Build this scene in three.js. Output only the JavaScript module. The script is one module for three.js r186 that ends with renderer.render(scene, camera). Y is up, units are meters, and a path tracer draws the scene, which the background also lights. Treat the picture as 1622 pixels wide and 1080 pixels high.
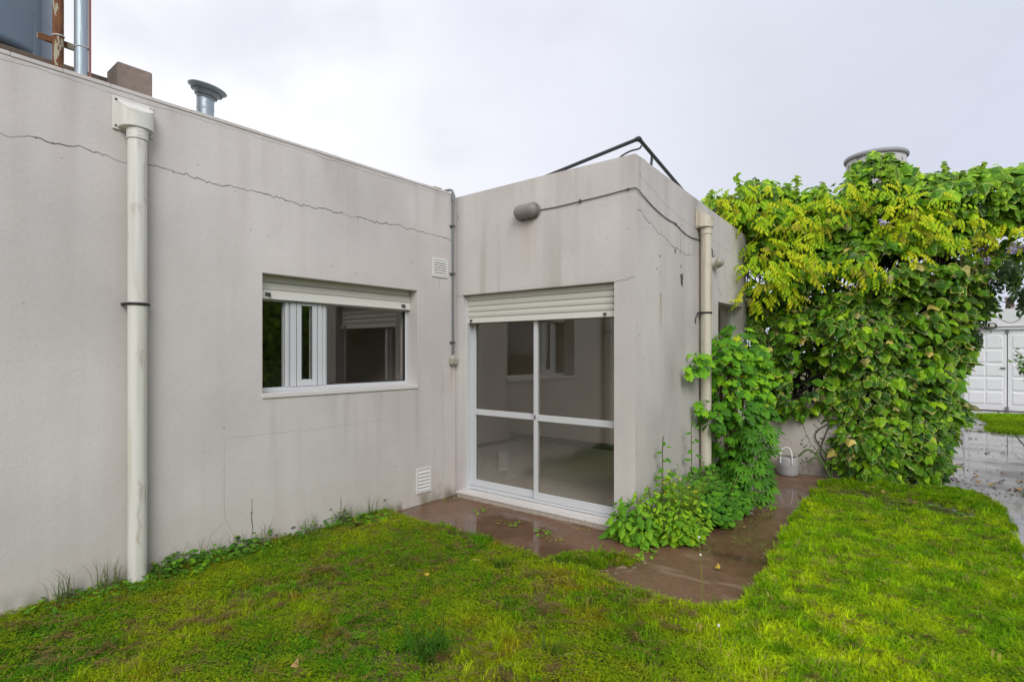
import * as THREE from 'three';
import { RoundedBoxGeometry } from 'three/addons/geometries/RoundedBoxGeometry.js';
import { mergeGeometries } from 'three/addons/utils/BufferGeometryUtils.js';

// ---------------------------------------------------------------- camera, sky, sun, exposure
// World: origin at the foot of the inner corner of the house; +x along the sliding-door wall, +z along the long wall, y up, metres.
const scene = new THREE.Scene();
const camera = new THREE.PerspectiveCamera(63.59, 1024 / 681, 0.05, 600);
const CAM = new THREE.Vector3(4.118, 1.5, 4.172), YAW = Math.atan2(700, 871);
camera.position.copy(CAM); camera.rotation.y = YAW;
camera.setViewOffset(1622, 1080, 0, -19, 1622, 1080);
const renderer = new THREE.WebGLRenderer({ antialias: true });
renderer.toneMapping = THREE.LinearToneMapping;
renderer.toneMappingExposure = 1.22;
renderer.shadowMap.enabled = true;

// ---------------------------------------------------------------- noise and random numbers
function rng(seed) { let s = seed >>> 0; return () => { s = (s + 0x6D2B79F5) >>> 0; let t = s; t = Math.imul(t ^ (t >>> 15), t | 1); t ^= t + Math.imul(t ^ (t >>> 7), t | 61); return ((t ^ (t >>> 14)) >>> 0) / 4294967296; }; }
function h2(x, y) { let h = Math.imul(x, 374761393) + Math.imul(y, 668265263) | 0; h = Math.imul(h ^ (h >>> 13), 1274126177); return ((h ^ (h >>> 16)) >>> 0) / 4294967296; }
function vn(x, y) { const xi = Math.floor(x), yi = Math.floor(y); let u = x - xi, v = y - yi; u = u * u * (3 - 2 * u); v = v * v * (3 - 2 * v); const a = h2(xi, yi), b = h2(xi + 1, yi), c = h2(xi, yi + 1), d = h2(xi + 1, yi + 1); return a + (b - a) * u + (c - a) * v + (a - b - c + d) * u * v; }
function fbm(x, y, o = 4) { let s = 0, a = 0.5, n = 0; for (let i = 0; i < o; i++) { s += a * vn(x, y); n += a; a *= 0.5; x = x * 2.03 + 17.1; y = y * 2.03 + 9.7; } return s / n; }
const clamp = (x, a = 0, b = 1) => Math.min(b, Math.max(a, x));
const sstep = (a, b, x) => { const t = clamp((x - a) / (b - a)); return t * t * (3 - 2 * t); };
const mix = (a, b, t) => a + (b - a) * t;
const mix3 = (a, b, t) => [mix(a[0], b[0], t), mix(a[1], b[1], t), mix(a[2], b[2], t)];

// ---------------------------------------------------------------- overcast sky
{
  const W = 1024, H = 512, d = new Float32Array(W * H * 4);
  for (let j = 0; j < H; j++) for (let i = 0; i < W; i++) {
    const th = ((i + 0.5) / W - 0.5) * 2 * Math.PI, ph = ((j + 0.5) / H - 0.5) * Math.PI;
    const y = Math.sin(ph), x = Math.cos(ph) * Math.cos(th), z = Math.cos(ph) * Math.sin(th);
    const s = x * Math.cos(YAW) - z * Math.sin(YAW);                 // brighter cloud to the west, greyer to the east
    const yy = Math.max(y, 0.02) + 0.25, px = x / yy, pz = z / yy;    // a cloud sheet overhead
    const n = fbm(px * 0.9 + 4.2, pz * 0.9 + 1.3, 6), n2 = fbm(px * 2.6 + 31, pz * 2.6 + 7, 5);
    let c = mix3([0.9, 0.9, 0.93], [0.6, 0.635, 0.745], sstep(-0.62, 0.62, s + (n - 0.5) * 0.5));
    const dark = sstep(0.55, 0.78, n2 * 0.6 + n * 0.4) * sstep(0.2, 0.5, y) * 0.65;
    c = mix3(c, [0.52, 0.53, 0.62], dark);
    for (const [qx, qy, qz, rad, amt] of [[-0.566, 0.531, -0.630, 0.22, 0.5], [-0.18, 0.52, -0.83, 0.12, 0.3], [-0.47, 0.55, -0.69, 0.1, 0.25]]) { const a = Math.acos(Math.min(1, x * qx + y * qy + z * qz)); c = mix3(c, [0.6, 0.605, 0.69], amt * sstep(rad, 0, a + (n2 - 0.5) * 0.35 + (n - 0.5) * 0.15)); }
    const k = 0.97 + 0.22 * (n - 0.5) + 0.1 * (n2 - 0.5);
    const g = y < 0 ? mix(1, 0.35, sstep(0, -0.15, y)) : 1;
    const o = (j * W + i) * 4; d[o] = c[0] * k * g; d[o + 1] = c[1] * k * g; d[o + 2] = c[2] * k * g; d[o + 3] = 1;
  }
  const t = new THREE.DataTexture(d, W, H, THREE.RGBAFormat, THREE.FloatType);
  t.mapping = THREE.EquirectangularReflectionMapping; t.magFilter = t.minFilter = THREE.LinearFilter; t.wrapS = THREE.RepeatWrapping; t.needsUpdate = true;
  scene.background = t; scene.environment = t;
}
const sun = new THREE.DirectionalLight(new THREE.Color().setRGB(1, 0.97, 0.93), 1.5);
sun.position.set(16, 15, 12.5); sun.target.position.set(1, 1, 0); sun.castShadow = true; sun.shadow.radius = 60;
sun.shadow.mapSize.set(2048, 2048);
Object.assign(sun.shadow.camera, { left: -14, right: 14, top: 14, bottom: -14, near: 0.5, far: 60 });
scene.add(sun, sun.target);

// ---------------------------------------------------------------- helpers: objects
const taken = new Map();
function numbered(n) { const k = taken.get(n) || 0; taken.set(n, k + 1); return k ? n + '_' + String(k).padStart(3, '0') : n; }
function tag(o, label, category, group, kind) { if (label) o.userData.label = label; if (category) o.userData.category = category; if (group) o.userData.group = group; if (kind) o.userData.kind = kind; return o; }
function thing(name, label, category, pos = [0, 0, 0], group) { const o = new THREE.Group(); o.name = numbered(name); o.position.set(...pos); scene.add(o); return tag(o, label, category, group); }
function mesh(name, geo, mat, parent) { const m = new THREE.Mesh(Array.isArray(geo) ? merge(geo) : geo, mat); m.name = parent ? name : numbered(name); m.castShadow = m.receiveShadow = true; (parent || scene).add(m); return m; }
function struct(name, geo, mat) { const m = mesh(name, geo, mat); m.userData.kind = 'structure'; return m; }
function clean(g) { g = g.index ? g.toNonIndexed() : g; for (const k of Object.keys(g.attributes)) if (!['position', 'normal', 'uv', 'color'].includes(k)) g.deleteAttribute(k); if (!g.attributes.normal) g.computeVertexNormals(); if (!g.attributes.uv) g.setAttribute('uv', new THREE.BufferAttribute(new Float32Array(g.attributes.position.count * 2), 2)); return g; }
function merge(list) { return list.length === 1 ? list[0] : mergeGeometries(list.map(clean)); }
// box between two corners, edges rounded by r, uv in metres
function box(x0, x1, y0, y1, z0, z1, r = 0) {
  const w = x1 - x0, h = y1 - y0, d = z1 - z0;
  const g = r ? new RoundedBoxGeometry(w, h, d, 2, Math.min(r, w * 0.45, h * 0.45, d * 0.45)) : new THREE.BoxGeometry(w, h, d);
  g.translate((x0 + x1) / 2, (y0 + y1) / 2, (z0 + z1) / 2); return boxUV(clean(g));
}
function boxUV(g, fn) {   // uv in metres from position along the face's main axis
  const p = g.attributes.position, n = g.attributes.normal, uv = new Float32Array(p.count * 2);
  for (let i = 0; i < p.count; i++) {
    const a = Math.abs(n.getX(i)), b = Math.abs(n.getY(i)), c = Math.abs(n.getZ(i)), x = p.getX(i), y = p.getY(i), z = p.getZ(i);
    const q = fn ? fn(x, y, z) : a > b && a > c ? [z, y] : b > c ? [x, z] : [x, y]; uv[i * 2] = q[0]; uv[i * 2 + 1] = q[1];
  }
  g.setAttribute('uv', new THREE.BufferAttribute(uv, 2)); return g;
}
function cyl(r0, r1, h, x, y, z, seg = 24, open = false) { const g = new THREE.CylinderGeometry(r1, r0, h, seg, 1, open); g.translate(x, y + h / 2, z); return g; }
function tube(pts, r, seg = 24, rs = 8, tension = 0.5) { return new THREE.TubeGeometry(new THREE.CatmullRomCurve3(pts.map((p) => new THREE.Vector3(...p)), false, 'catmullrom', tension), seg, r, rs); }
function rod(a, b, r, rs = 10) { return new THREE.TubeGeometry(new THREE.LineCurve3(new THREE.Vector3(...a), new THREE.Vector3(...b)), 1, r, rs); }
const lin = (r, g, b) => new THREE.Color().setRGB(r, g, b);
const M = (c, roughness = 0.7, o = {}) => new THREE.MeshStandardMaterial({ color: lin(...c), roughness, ...o });

// ---------------------------------------------------------------- helpers: baked textures
const s8 = (x) => { x = clamp(x); return Math.round(255 * (x <= 0.0031308 ? 12.92 * x : 1.055 * Math.pow(x, 1 / 2.4) - 0.055)); };
function texRGB(W, H, fn) {   // fn(i, j) -> linear rgb, j upwards
  const d = new Uint8Array(W * H * 4);
  for (let j = 0; j < H; j++) for (let i = 0; i < W; i++) { const c = fn(i, j), o = (j * W + i) * 4; d[o] = s8(c[0]); d[o + 1] = s8(c[1]); d[o + 2] = s8(c[2]); d[o + 3] = 255; }
  const t = new THREE.DataTexture(d, W, H); t.colorSpace = THREE.SRGBColorSpace; return fin(t);
}
function texGrey(W, H, fn) {
  const d = new Uint8Array(W * H * 4);
  for (let j = 0; j < H; j++) for (let i = 0; i < W; i++) { const v = Math.round(255 * clamp(fn(i, j))), o = (j * W + i) * 4; d[o] = d[o + 1] = d[o + 2] = v; d[o + 3] = 255; }
  return fin(new THREE.DataTexture(d, W, H));
}
function fin(t) { t.magFilter = THREE.LinearFilter; t.minFilter = THREE.LinearMipmapLinearFilter; t.generateMipmaps = true; t.wrapS = t.wrapT = THREE.RepeatWrapping; t.needsUpdate = true; return t; }
// marks drawn on a wall, in metres: cracks and flakes collect in one coverage field
class Marks {
  constructor(u0, v0, w, h, W, H) { Object.assign(this, { u0, v0, w, h, W, H }); this.f = new Float32Array(W * H); }
  dot(u, v, r, k) {
    const sx = this.W / this.w, sy = this.H / this.h, ci = (u - this.u0) * sx, cj = (v - this.v0) * sy, rx = Math.max(r * sx, 0.75), ry = Math.max(r * sy, 0.75);
    for (let j = Math.floor(cj - ry - 1); j <= cj + ry + 1; j++) for (let i = Math.floor(ci - rx - 1); i <= ci + rx + 1; i++) {
      if (i < 0 || j < 0 || i >= this.W || j >= this.H) continue;
      const d = Math.hypot((i - ci) / rx, (j - cj) / ry), a = k * clamp(1.35 - d), o = j * this.W + i; if (a > this.f[o]) this.f[o] = a;
    }
  }
  crack(pts, r, k, seed, jit = 0.012) {
    const R = rng(seed);
    for (let n = 0; n + 1 < pts.length; n++) {
      const [a, b] = pts[n], [c, d] = pts[n + 1], L = Math.hypot(c - a, d - b), N = Math.ceil(L / 0.0022);
      for (let i = 0; i <= N; i++) { const t = i / N, u = mix(a, c, t), v = mix(b, d, t), e = Math.sin(Math.PI * t) ; const o = (fbm(u * 9 + seed, v * 9, 3) - 0.5) * jit * 3 + (fbm(u * 40 + seed, v * 40 + seed, 2) - 0.5) * jit * 1.2; this.dot(u + o * 0.4 * e, v + o, r * (0.45 + 0.9 * fbm(u * 14 + seed * 3, v * 14, 2)), k * clamp(0.35 + 1.1 * fbm(u * 6 + seed, v * 6 + 3, 2))); if (R() < 0.004) this.dot(u, v + o, r * 2.2, k * 0.8); }
    }
  }
  flake(u, v, rw, rh, k, seed) { for (let i = -14; i <= 14; i++) for (let j = -14; j <= 14; j++) { const x = i / 12, y = j / 12; if (Math.hypot(x, y) + (fbm(x * 2 + seed, y * 2, 3) - 0.5) * 0.9 < 0.8) this.dot(u + x * rw, v + y * rh, Math.max(rw, rh) / 11, k); } }
}
// painted, rain-stained plaster; extra(u, v) -> [dark, brown] stains of the place
const PLASTER = [0.61, 0.57, 0.548];
function plaster(u0, v0, w, h, W, H, seed, top, base, marks, extra) {
  const m = new Marks(u0, v0, w, h, W, H); marks(m);
  const g = new Float32Array(W * H);
  const map = texRGB(W, H, (i, j) => {
    const u = u0 + (i + 0.5) / W * w, v = v0 + (j + 0.5) / H * h, k = m.f[j * W + i];
    const big = fbm(u * 0.9 + seed, v * 0.9 + seed, 4), mid = fbm(u * 5 + seed * 2, v * 3.5, 4), fine = vn(u * 160, v * 160) * 0.6 + vn(u * 70 + 9, v * 320) * 0.4;
    let c = PLASTER.map((x) => x * (0.84 + 0.3 * big + 0.12 * (mid - 0.5) + 0.05 * (fine - 0.5)));
    const st = sstep(0.46, 0.8, fbm(u * 7 + seed, v * 0.55 + seed, 4)), fade = Math.exp(-Math.max(top - v, 0) / 0.55);
    c = mix3(c, [0.33, 0.285, 0.255], st * fade * 0.42);
    const wash = sstep(0.5, 0.85, fbm(u * 11 + seed * 5, v * 0.35, 3)) * 0.09; c = mix3(c, [0.36, 0.32, 0.28], wash);
    const low = sstep(0.55, 0.0, v - base) * (0.25 + 0.75 * fbm(u * 6, v * 6 + seed, 4)); c = mix3(c, [0.47, 0.42, 0.34], low * 0.5);
    const damp = sstep(0.2, 0.0, v - base) * sstep(0.35, 0.7, fbm(u * 9 + 4, v * 5 + seed, 4)); c = mix3(c, [0.17, 0.155, 0.09], damp * 0.8);
    const [e0, e1] = extra(u, v); c = mix3(c, [0.27, 0.24, 0.22], e0); c = mix3(c, [0.36, 0.23, 0.12], e1);
    c = mix3(c, [0.085, 0.075, 0.07], clamp(k));
    g[j * W + i] = 0.62 + 0.3 * (mid - 0.5) + 0.25 * (vn(u * 90 + 3, v * 60) - 0.5) + 0.3 * (fbm(u * 13, v * 17 + seed, 4) - 0.5) - 0.6 * k;
    return c;
  });
  const bump = texGrey(W, H, (i, j) => g[j * W + i]);
  return new THREE.MeshStandardMaterial({ map, bumpMap: bump, bumpScale: 0.0026, roughness: 0.92 });
}
// wall slab in (u, v) with rectangular holes, thickness t; place(u, v, w) -> world; uv runs 0..1 over the texture's area
function slab(outline, holes, t, place, area) {
  const sh = new THREE.Shape(outline.map((p) => new THREE.Vector2(...p)));
  for (const [a, b, c, d] of holes) sh.holes.push(new THREE.Path([[a, c], [a, d], [b, d], [b, c]].map((p) => new THREE.Vector2(...p))));
  let g = new THREE.ExtrudeGeometry(sh, { depth: t, bevelEnabled: false }); g = clean(g);
  const p = g.attributes.position, uv = new Float32Array(p.count * 2), tri = [];
  for (let i = 0; i < p.count; i++) { const u = p.getX(i), v = p.getY(i), w = p.getZ(i); uv[i * 2] = (u - area[0] + 0.7 * w * 0) / area[2]; uv[i * 2 + 1] = (v - area[1]) / area[3]; tri.push(place(u, v, w)); }
  const q = new Float32Array(p.count * 3); tri.forEach((t3, i) => q.set(t3, i * 3));
  const ax = new THREE.Vector3(...place(1, 0, 0)).sub(new THREE.Vector3(...place(0, 0, 0))), ay = new THREE.Vector3(...place(0, 1, 0)).sub(new THREE.Vector3(...place(0, 0, 0))), az = new THREE.Vector3(...place(0, 0, 1)).sub(new THREE.Vector3(...place(0, 0, 0)));
  if (new THREE.Vector3().crossVectors(ax, ay).dot(az) < 0) for (let i = 0; i < p.count; i += 3) { for (let k = 0; k < 3; k++) { const s = q[(i + 1) * 3 + k]; q[(i + 1) * 3 + k] = q[(i + 2) * 3 + k]; q[(i + 2) * 3 + k] = s; } for (let k = 0; k < 2; k++) { const s = uv[(i + 1) * 2 + k]; uv[(i + 1) * 2 + k] = uv[(i + 2) * 2 + k]; uv[(i + 2) * 2 + k] = s; } }
  g.setAttribute('position', new THREE.BufferAttribute(q, 3)); g.setAttribute('uv', new THREE.BufferAttribute(uv, 2)); g.computeVertexNormals(); return g;
}

// ---------------------------------------------------------------- ground, path, driveway
const EX = 2.074;                              // outer corner of the house
const LAWN = [[-0.4, 0.93], [0.3, 0.89], [1.0, 0.93], [1.6, 0.97], [1.95, 0.97], [2.5, 1.03], [2.98, 1.0], [3.16, 0.8], [3.15, 0.2], [3.1, -0.4], [3.02, -1.4], [2.97, -2.5], [2.93, -2.95], [3.15, -3.05], [3.6, -3.2], [4.0, -3.35], [4.3, -3.4], [4.44, -2.9], [4.5, -1.4], [4.56, 1], [4.6, 4], [4.6, 8], [-0.4, 8]];
const PATCH = [[4.5, -13.2], [4.72, -10.9], [4.68, -9.45], [5.1, -9.6], [6.0, -9.55], [8.5, -9.5], [8.5, -13.3], [5.3, -13.6]];
function polyD(P, x, z) {                       // signed distance, positive inside
  let d = 1e9, s = false;
  for (let i = 0, j = P.length - 1; i < P.length; j = i++) {
    const [ax, az] = P[i], [bx, bz] = P[j], ex = bx - ax, ez = bz - az, wx = x - ax, wz = z - az, t = clamp((wx * ex + wz * ez) / (ex * ex + ez * ez));
    d = Math.min(d, Math.hypot(wx - ex * t, wz - ez * t)); if ((az > z) !== (bz > z) && x < (ex * (z - az)) / ez + ax) s = !s;
  }
  return s ? d : -d;
}
function capD(ax, az, bx, bz, r, x, z) { const ex = bx - ax, ez = bz - az, t = clamp(((x - ax) * ex + (z - az) * ez) / (ex * ex + ez * ez)); return r * (1 - 0.4 * t) - Math.hypot(x - ax - ex * t, z - az - ez * t); }
function lawnD(x, z) {
  let d = Math.max(polyD(LAWN, x, z), capD(1.9, 0.95, 2.28, 0.6, 0.085, x, z)) + (fbm(x * 6, z * 6, 4) - 0.5) * 0.16;
  return d;
}
const bare = (x, z) => Math.max(sstep(0.36, 0.2, Math.hypot((x - 3.3) / 1.7, (z + 2.65) / 1.25) + (fbm(x * 7, z * 7, 3) - 0.5) * 0.3) , sstep(0.36, 0.22, Math.hypot((x - 3.92) / 1.5, (z + 2.4) / 1.25) + (fbm(x * 6 + 4, z * 6, 3) - 0.5) * 0.3));
const lawnH = (x, z) => { const d = lawnD(x, z), b = bare(x, z); return mix(-0.03, 0.016 + 0.022 * fbm(x * 3 + 2, z * 3, 4) + 0.008 * fbm(x * 17, z * 17, 3) - 0.026 * b, sstep(-0.05, 0.05, d)); };

const soilTex = texRGB(512, 512, (i, j) => { const x = i / 512 * 2, y = j / 512 * 2, n = fbm(x * 9, y * 9, 5), f = vn(x * 120, y * 120); return mix3(mix3([0.075, 0.05, 0.026], [0.13, 0.1, 0.035], n), [0.11, 0.12, 0.02], sstep(0.45, 0.7, fbm(x * 5 + 8, y * 5, 4))).map((c) => c * (0.75 + 0.5 * f)); });
const soilBump = texGrey(512, 512, (i, j) => fbm(i / 14, j / 14, 5));
soilTex.repeat.set(0.5, 0.5); soilBump.repeat.set(0.5, 0.5);
const soilMat = new THREE.MeshStandardMaterial({ map: soilTex, bumpMap: soilBump, bumpScale: 0.02, roughness: 0.85 });
{
  const g = new THREE.PlaneGeometry(500, 500); g.rotateX(-Math.PI / 2); g.translate(0, -0.06, 0); boxUV(g, (x, y, z) => [x, z]);
  struct('ground', g, soilMat);
  const nx = 170, nz = 310, x0 = -0.02, x1 = 4.9, z0 = -3.7, z1 = 5.6, pos = [], uv = [], idx = [];
  for (let j = 0; j <= nz; j++) for (let i = 0; i <= nx; i++) { const x = mix(x0, x1, i / nx), z = mix(z0, z1, j / nz); pos.push(x, lawnH(x, z), z); uv.push(x, z); }
  for (let j = 0; j < nz; j++) for (let i = 0; i < nx; i++) { const a = j * (nx + 1) + i, b = a + 1, c = a + nx + 1, d = c + 1; idx.push(a, c, b, b, c, d); }
  const l = new THREE.BufferGeometry(); l.setAttribute('position', new THREE.Float32BufferAttribute(pos, 3)); l.setAttribute('uv', new THREE.Float32BufferAttribute(uv, 2)); l.setIndex(idx); l.computeVertexNormals();
  struct('lawn_soil', l, soilMat);
}
{ // a film of water in the bare patch
  const pts = []; for (let i = 0; i < 40; i++) { const a = i / 40 * 6.283, r = 0.8 + 0.5 * fbm(Math.cos(a) * 2 + 3, Math.sin(a) * 2 + 3, 3); pts.push(new THREE.Vector2(3.98 + Math.cos(a) * 0.3 * r, 2.4 + Math.sin(a) * 0.16 * r)); }
  const g = new THREE.ExtrudeGeometry(new THREE.Shape(pts), { depth: 0.004, bevelEnabled: false }); g.rotateX(-Math.PI / 2); g.translate(0, 0.012, 0); struct('puddle', g, M([0.07, 0.055, 0.035], 0.03)); }
{ // wet brown concrete round the house
  const W = 768, H = 768, PX = 4.2, PZ = 5.2;
  const at = (i, j) => [-0.2 + i / W * PX, -3.6 + j / H * PZ];
  const pud = (x, z) => sstep(0.42, 0.62, fbm(x * 1.15 + 3.3, z * 1.15 + 8.1, 4) + 0.14 * sstep(0.75, 0.1, Math.hypot(x - 1.0, z - 0.5)) + 0.08 * sstep(0.9, 0.2, Math.hypot(x - 2.7, z + 2.2)));
  const map = texRGB(W, H, (i, j) => {
    const [x, z] = at(i, j), n = fbm(x * 2.2, z * 2.2, 5), f = fbm(x * 26, z * 26, 3), p = pud(x, z);
    let c = mix3([0.085, 0.047, 0.03], [0.2, 0.122, 0.08], n * 0.6 + f * 0.4);
    c = mix3(c, [0.24, 0.185, 0.15], sstep(0.58, 0.8, fbm(x * 5 + 2, z * 14 + 6, 4)) * 0.6 * (1 - p));
    c = mix3(c, [0.06, 0.052, 0.02], sstep(0.22, 0.0, lawnD(x, z) * -1) * sstep(0.3, 0.7, f) * 0.7);
    c = mix3(c, [0.34, 0.28, 0.22], sstep(0.14, 0.02, -lawnD(x, z)) * sstep(0.5, 0.75, fbm(x * 40, z * 40, 3)) * 0.8); if (h2(i, j) > 0.9982) c = [0.4, 0.36, 0.32];
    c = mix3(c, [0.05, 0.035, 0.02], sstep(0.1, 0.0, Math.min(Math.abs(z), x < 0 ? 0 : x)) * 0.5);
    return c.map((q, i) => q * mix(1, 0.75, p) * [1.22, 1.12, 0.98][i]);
  });
  const rough = texGrey(W, H, (i, j) => { const [x, z] = at(i, j); return mix(0.32 + 0.2 * fbm(x * 30, z * 30, 3), 0.05, pud(x, z)); });
  const bump = texGrey(W, H, (i, j) => { const [x, z] = at(i, j); return 0.5 + (0.5 * (fbm(x * 14, z * 14, 4) - 0.5) + 0.35 * (vn(x * 110, z * 110) - 0.5)) * (1 - pud(x, z)); });
  const m = new THREE.MeshStandardMaterial({ map, roughnessMap: rough, roughness: 1, bumpMap: bump, bumpScale: 0.006 });
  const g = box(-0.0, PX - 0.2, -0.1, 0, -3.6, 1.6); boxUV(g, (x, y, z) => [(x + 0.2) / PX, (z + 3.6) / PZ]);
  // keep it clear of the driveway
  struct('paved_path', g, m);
}
// driveway of pale wet slabs
const driveway = thing('driveway', null, null, [0, 0, 0]); driveway.userData.kind = 'structure';
{
  const W = 768, H = 768, S = 6, at = (i, j) => [i / W * S, j / H * S];
  const pud = (x, z) => sstep(0.44, 0.6, fbm(x * 1.3 + 7, z * 0.9 + 2, 4));
  const map = texRGB(W, H, (i, j) => { const [x, z] = at(i, j), n = fbm(x * 3, z * 3, 5), f = vn(x * 90, z * 90); let c = mix3([0.21, 0.2, 0.19], [0.34, 0.325, 0.31], n); c = mix3(c, [0.09, 0.075, 0.055], sstep(0.53, 0.7, fbm(x * 2 + 20, z * 2 + 11, 5)) * 0.75); return c.map((q) => q * (0.86 + 0.26 * f)); });
  const rough = texGrey(W, H, (i, j) => { const [x, z] = at(i, j); return mix(0.3 + 0.15 * vn(x * 40, z * 40), 0.04, pud(x, z)); });
  const bump = texGrey(W, H, (i, j) => { const [x, z] = at(i, j); return 0.5 + 0.6 * (fbm(x * 16, z * 16, 4) - 0.5) * (1 - pud(x, z)); });
  for (const t of [map, rough, bump]) t.repeat.set(1 / S, 1 / S);
  const m = new THREE.MeshStandardMaterial({ map, roughnessMap: rough, roughness: 1, bumpMap: bump, bumpScale: 0.005 });
  mesh('bedding', box(3.6, 9, -0.1, -0.012, -14.7, 6), M([0.05, 0.04, 0.028], 0.6), driveway);
  const R = rng(5);
  for (const [xa, xb] of [[3.62, 5.0], [5.012, 6.4], [6.412, 7.8]]) for (let z = -14.66; z < 5; z += 1.27) { const dy = (R() - 0.5) * 0.006; mesh('slab', box(xa + 0.004, xb - 0.004, -0.09, 0.004 + dy, z, z + 1.258, 0.006), m, driveway); }
}

// ---------------------------------------------------------------- the house
const house = thing('house', 'low flat-roofed grey plastered house with window, sliding glass door and cracked walls', 'house');
const TOPA = 3.165, TOPB = 3.145;
const wallA = plaster(-0.1, -0.12, 6.3, 3.4, 1700, 920, 3.1, TOPA, 0, (m) => {
  m.crack([[3.72, 2.7], [3.575, 2.713], [3.413, 2.734], [3.237, 2.727], [3.1, 2.722], [3.013, 2.716], [2.763, 2.72], [2.6, 2.722], [2.44, 2.714], [2.25, 2.72], [2.07, 2.715], [1.85, 2.7], [1.642, 2.697], [1.3, 2.705], [1.001, 2.7], [0.6, 2.705], [0.2, 2.699], [0.05, 2.69]], 0.0035, 1.1, 11, 0.016);
  m.crack([[6, 2.69], [5, 2.72], [3.72, 2.7]], 0.003, 0.9, 5);
  m.crack([[2.52, 0.79], [2.47, 0.82], [2.4, 0.868], [2.25, 0.876], [2.168, 0.877], [1.8, 0.868], [1.5, 0.87], [1.27, 0.872], [0.9, 0.89]], 0.0012, 0.28, 23, 0.008);
  m.crack([[2.37, 0.86], [2.375, 0.5], [2.37, 0.3], [2.34, 0.25], [2.31, 0.15]], 0.0014, 0.3, 31, 0.01);
  m.crack([[2.37, 0.28], [2.46, 0.21], [2.5, 0.1]], 0.0014, 0.45, 37, 0.008);
  m.crack([[2.17, 0.4], [2.175, 0.25], [2.165, 0.18], [2.18, 0.06], [2.17, -0.02]], 0.0045, 1, 41, 0.01);
  m.crack([[0.24, 2.27], [0.235, 2.22], [0.245, 2.14]], 0.0022, 0.8, 43, 0.006);
  m.crack([[0.19, 1.32], [0.2, 1.0], [0.17, 0.6], [0.19, 0.2]], 0.0012, 0.35, 47, 0.012);
  m.flake(2.275, 0.135, 0.022, 0.014, 0.9, 3); m.flake(1.84, 0.1, 0.02, 0.012, 0.85, 6); m.flake(1.5, 0.17, 0.012, 0.01, 0.7, 7); m.flake(0.93, 0.13, 0.018, 0.012, 0.8, 9);
  m.flake(1.4, 0.2, 0.004, 0.05, 0.5, 4); m.flake(0.61, 2.38, 0.004, 0.006, 0.8, 2); m.flake(0.8, 0.42, 0.004, 0.004, 0.8, 2); m.flake(0.3, 0.5, 0.005, 0.004, 0.8, 2);
  const R = rng(77); for (let i = 0; i < 45; i++) m.flake(R() * 4, R() * 3, 0.002 + R() * 0.003, 0.0015 + R() * 0.002, 0.25 + 0.5 * R(), i);
  // open joint under the parapet cap
  m.crack([[6, 3.128], [4.2, 3.125], [3.3, 3.13], [2.9, 3.126], [2.1, 3.133], [1.2, 3.13], [0.1, 3.13]], 0.0016, 0.55, 61, 0.008);
  m.flake(2.96, 3.08, 0.004, 0.035, 0.6, 5);
}, (u, v) => {
  const sill = u > 0.5 && u < 2.12 && v < 1.18 ? sstep(0.42, 0.75, fbm(u * 9 + 3, v * 0.8, 4)) * Math.exp(-(1.18 - v) / 0.4) * 0.42 : 0;
  const pipe = Math.exp(-Math.pow((u - 2.94) / 0.11, 2)) * 0.16 * sstep(2.95, 2.7, v);
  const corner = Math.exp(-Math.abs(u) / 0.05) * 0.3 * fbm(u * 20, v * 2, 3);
  const rust = Math.exp(-Math.pow((u - 2.87) / 0.014, 2)) * sstep(2.95, 2.85, v) * sstep(2.3, 2.8, v) * 0.6 + Math.exp(-Math.pow((u - 0.065) / 0.02, 2)) * sstep(1.4, 1.3, v) * sstep(1.0, 1.3, v) * 0.3;
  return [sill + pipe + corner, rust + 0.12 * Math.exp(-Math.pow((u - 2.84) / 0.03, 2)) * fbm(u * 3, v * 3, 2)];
});
const wallB = plaster(-0.05, -0.12, 2.2, 3.4, 640, 900, 8.7, TOPB + 0.1, -0.3, (m) => {
  m.crack([[1.876, 2.1], [1.93, 2.112], [1.98, 2.105], [2.03, 2.125], [2.08, 2.128]], 0.0024, 0.9, 7, 0.008);
  m.crack([[0.02, 2.1], [0.06, 2.09], [0.1, 2.1]], 0.002, 0.5, 9, 0.006); m.crack([[1.72, 2.5], [1.735, 2.56], [1.74, 2.6]], 0.0016, 0.3, 8, 0.006);
  m.flake(0.03, 2.93, 0.005, 0.03, 0.6, 5); const R = rng(78); for (let i = 0; i < 30; i++) m.flake(R() * 2, 2.1 + R(), 0.002 + R() * 0.002, 0.002, 0.25 + 0.4 * R(), i);
}, (u, v) => {
  const s = sstep(0.42, 0.78, fbm(u * 10 + 1, v * 0.5 + 4, 4)) * (0.2 + 0.8 * sstep(3.15, 2.2, v) * 0.6) * (v > 2.1 ? 1 : 0.15) * sstep(1.8, 1.2, u);
  const lampStain = Math.exp(-Math.pow((u - 0.96) / 0.11, 2)) * sstep(2.76, 2.7, v) * sstep(2.1, 2.75, v) * 0.25 * (0.5 + fbm(u * 30, v, 2));
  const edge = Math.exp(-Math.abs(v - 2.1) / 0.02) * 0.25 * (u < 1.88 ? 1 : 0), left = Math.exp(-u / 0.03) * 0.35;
  return [s * 0.38 + edge + left, lampStain * 0.6 + s * 0.1];
});
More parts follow.
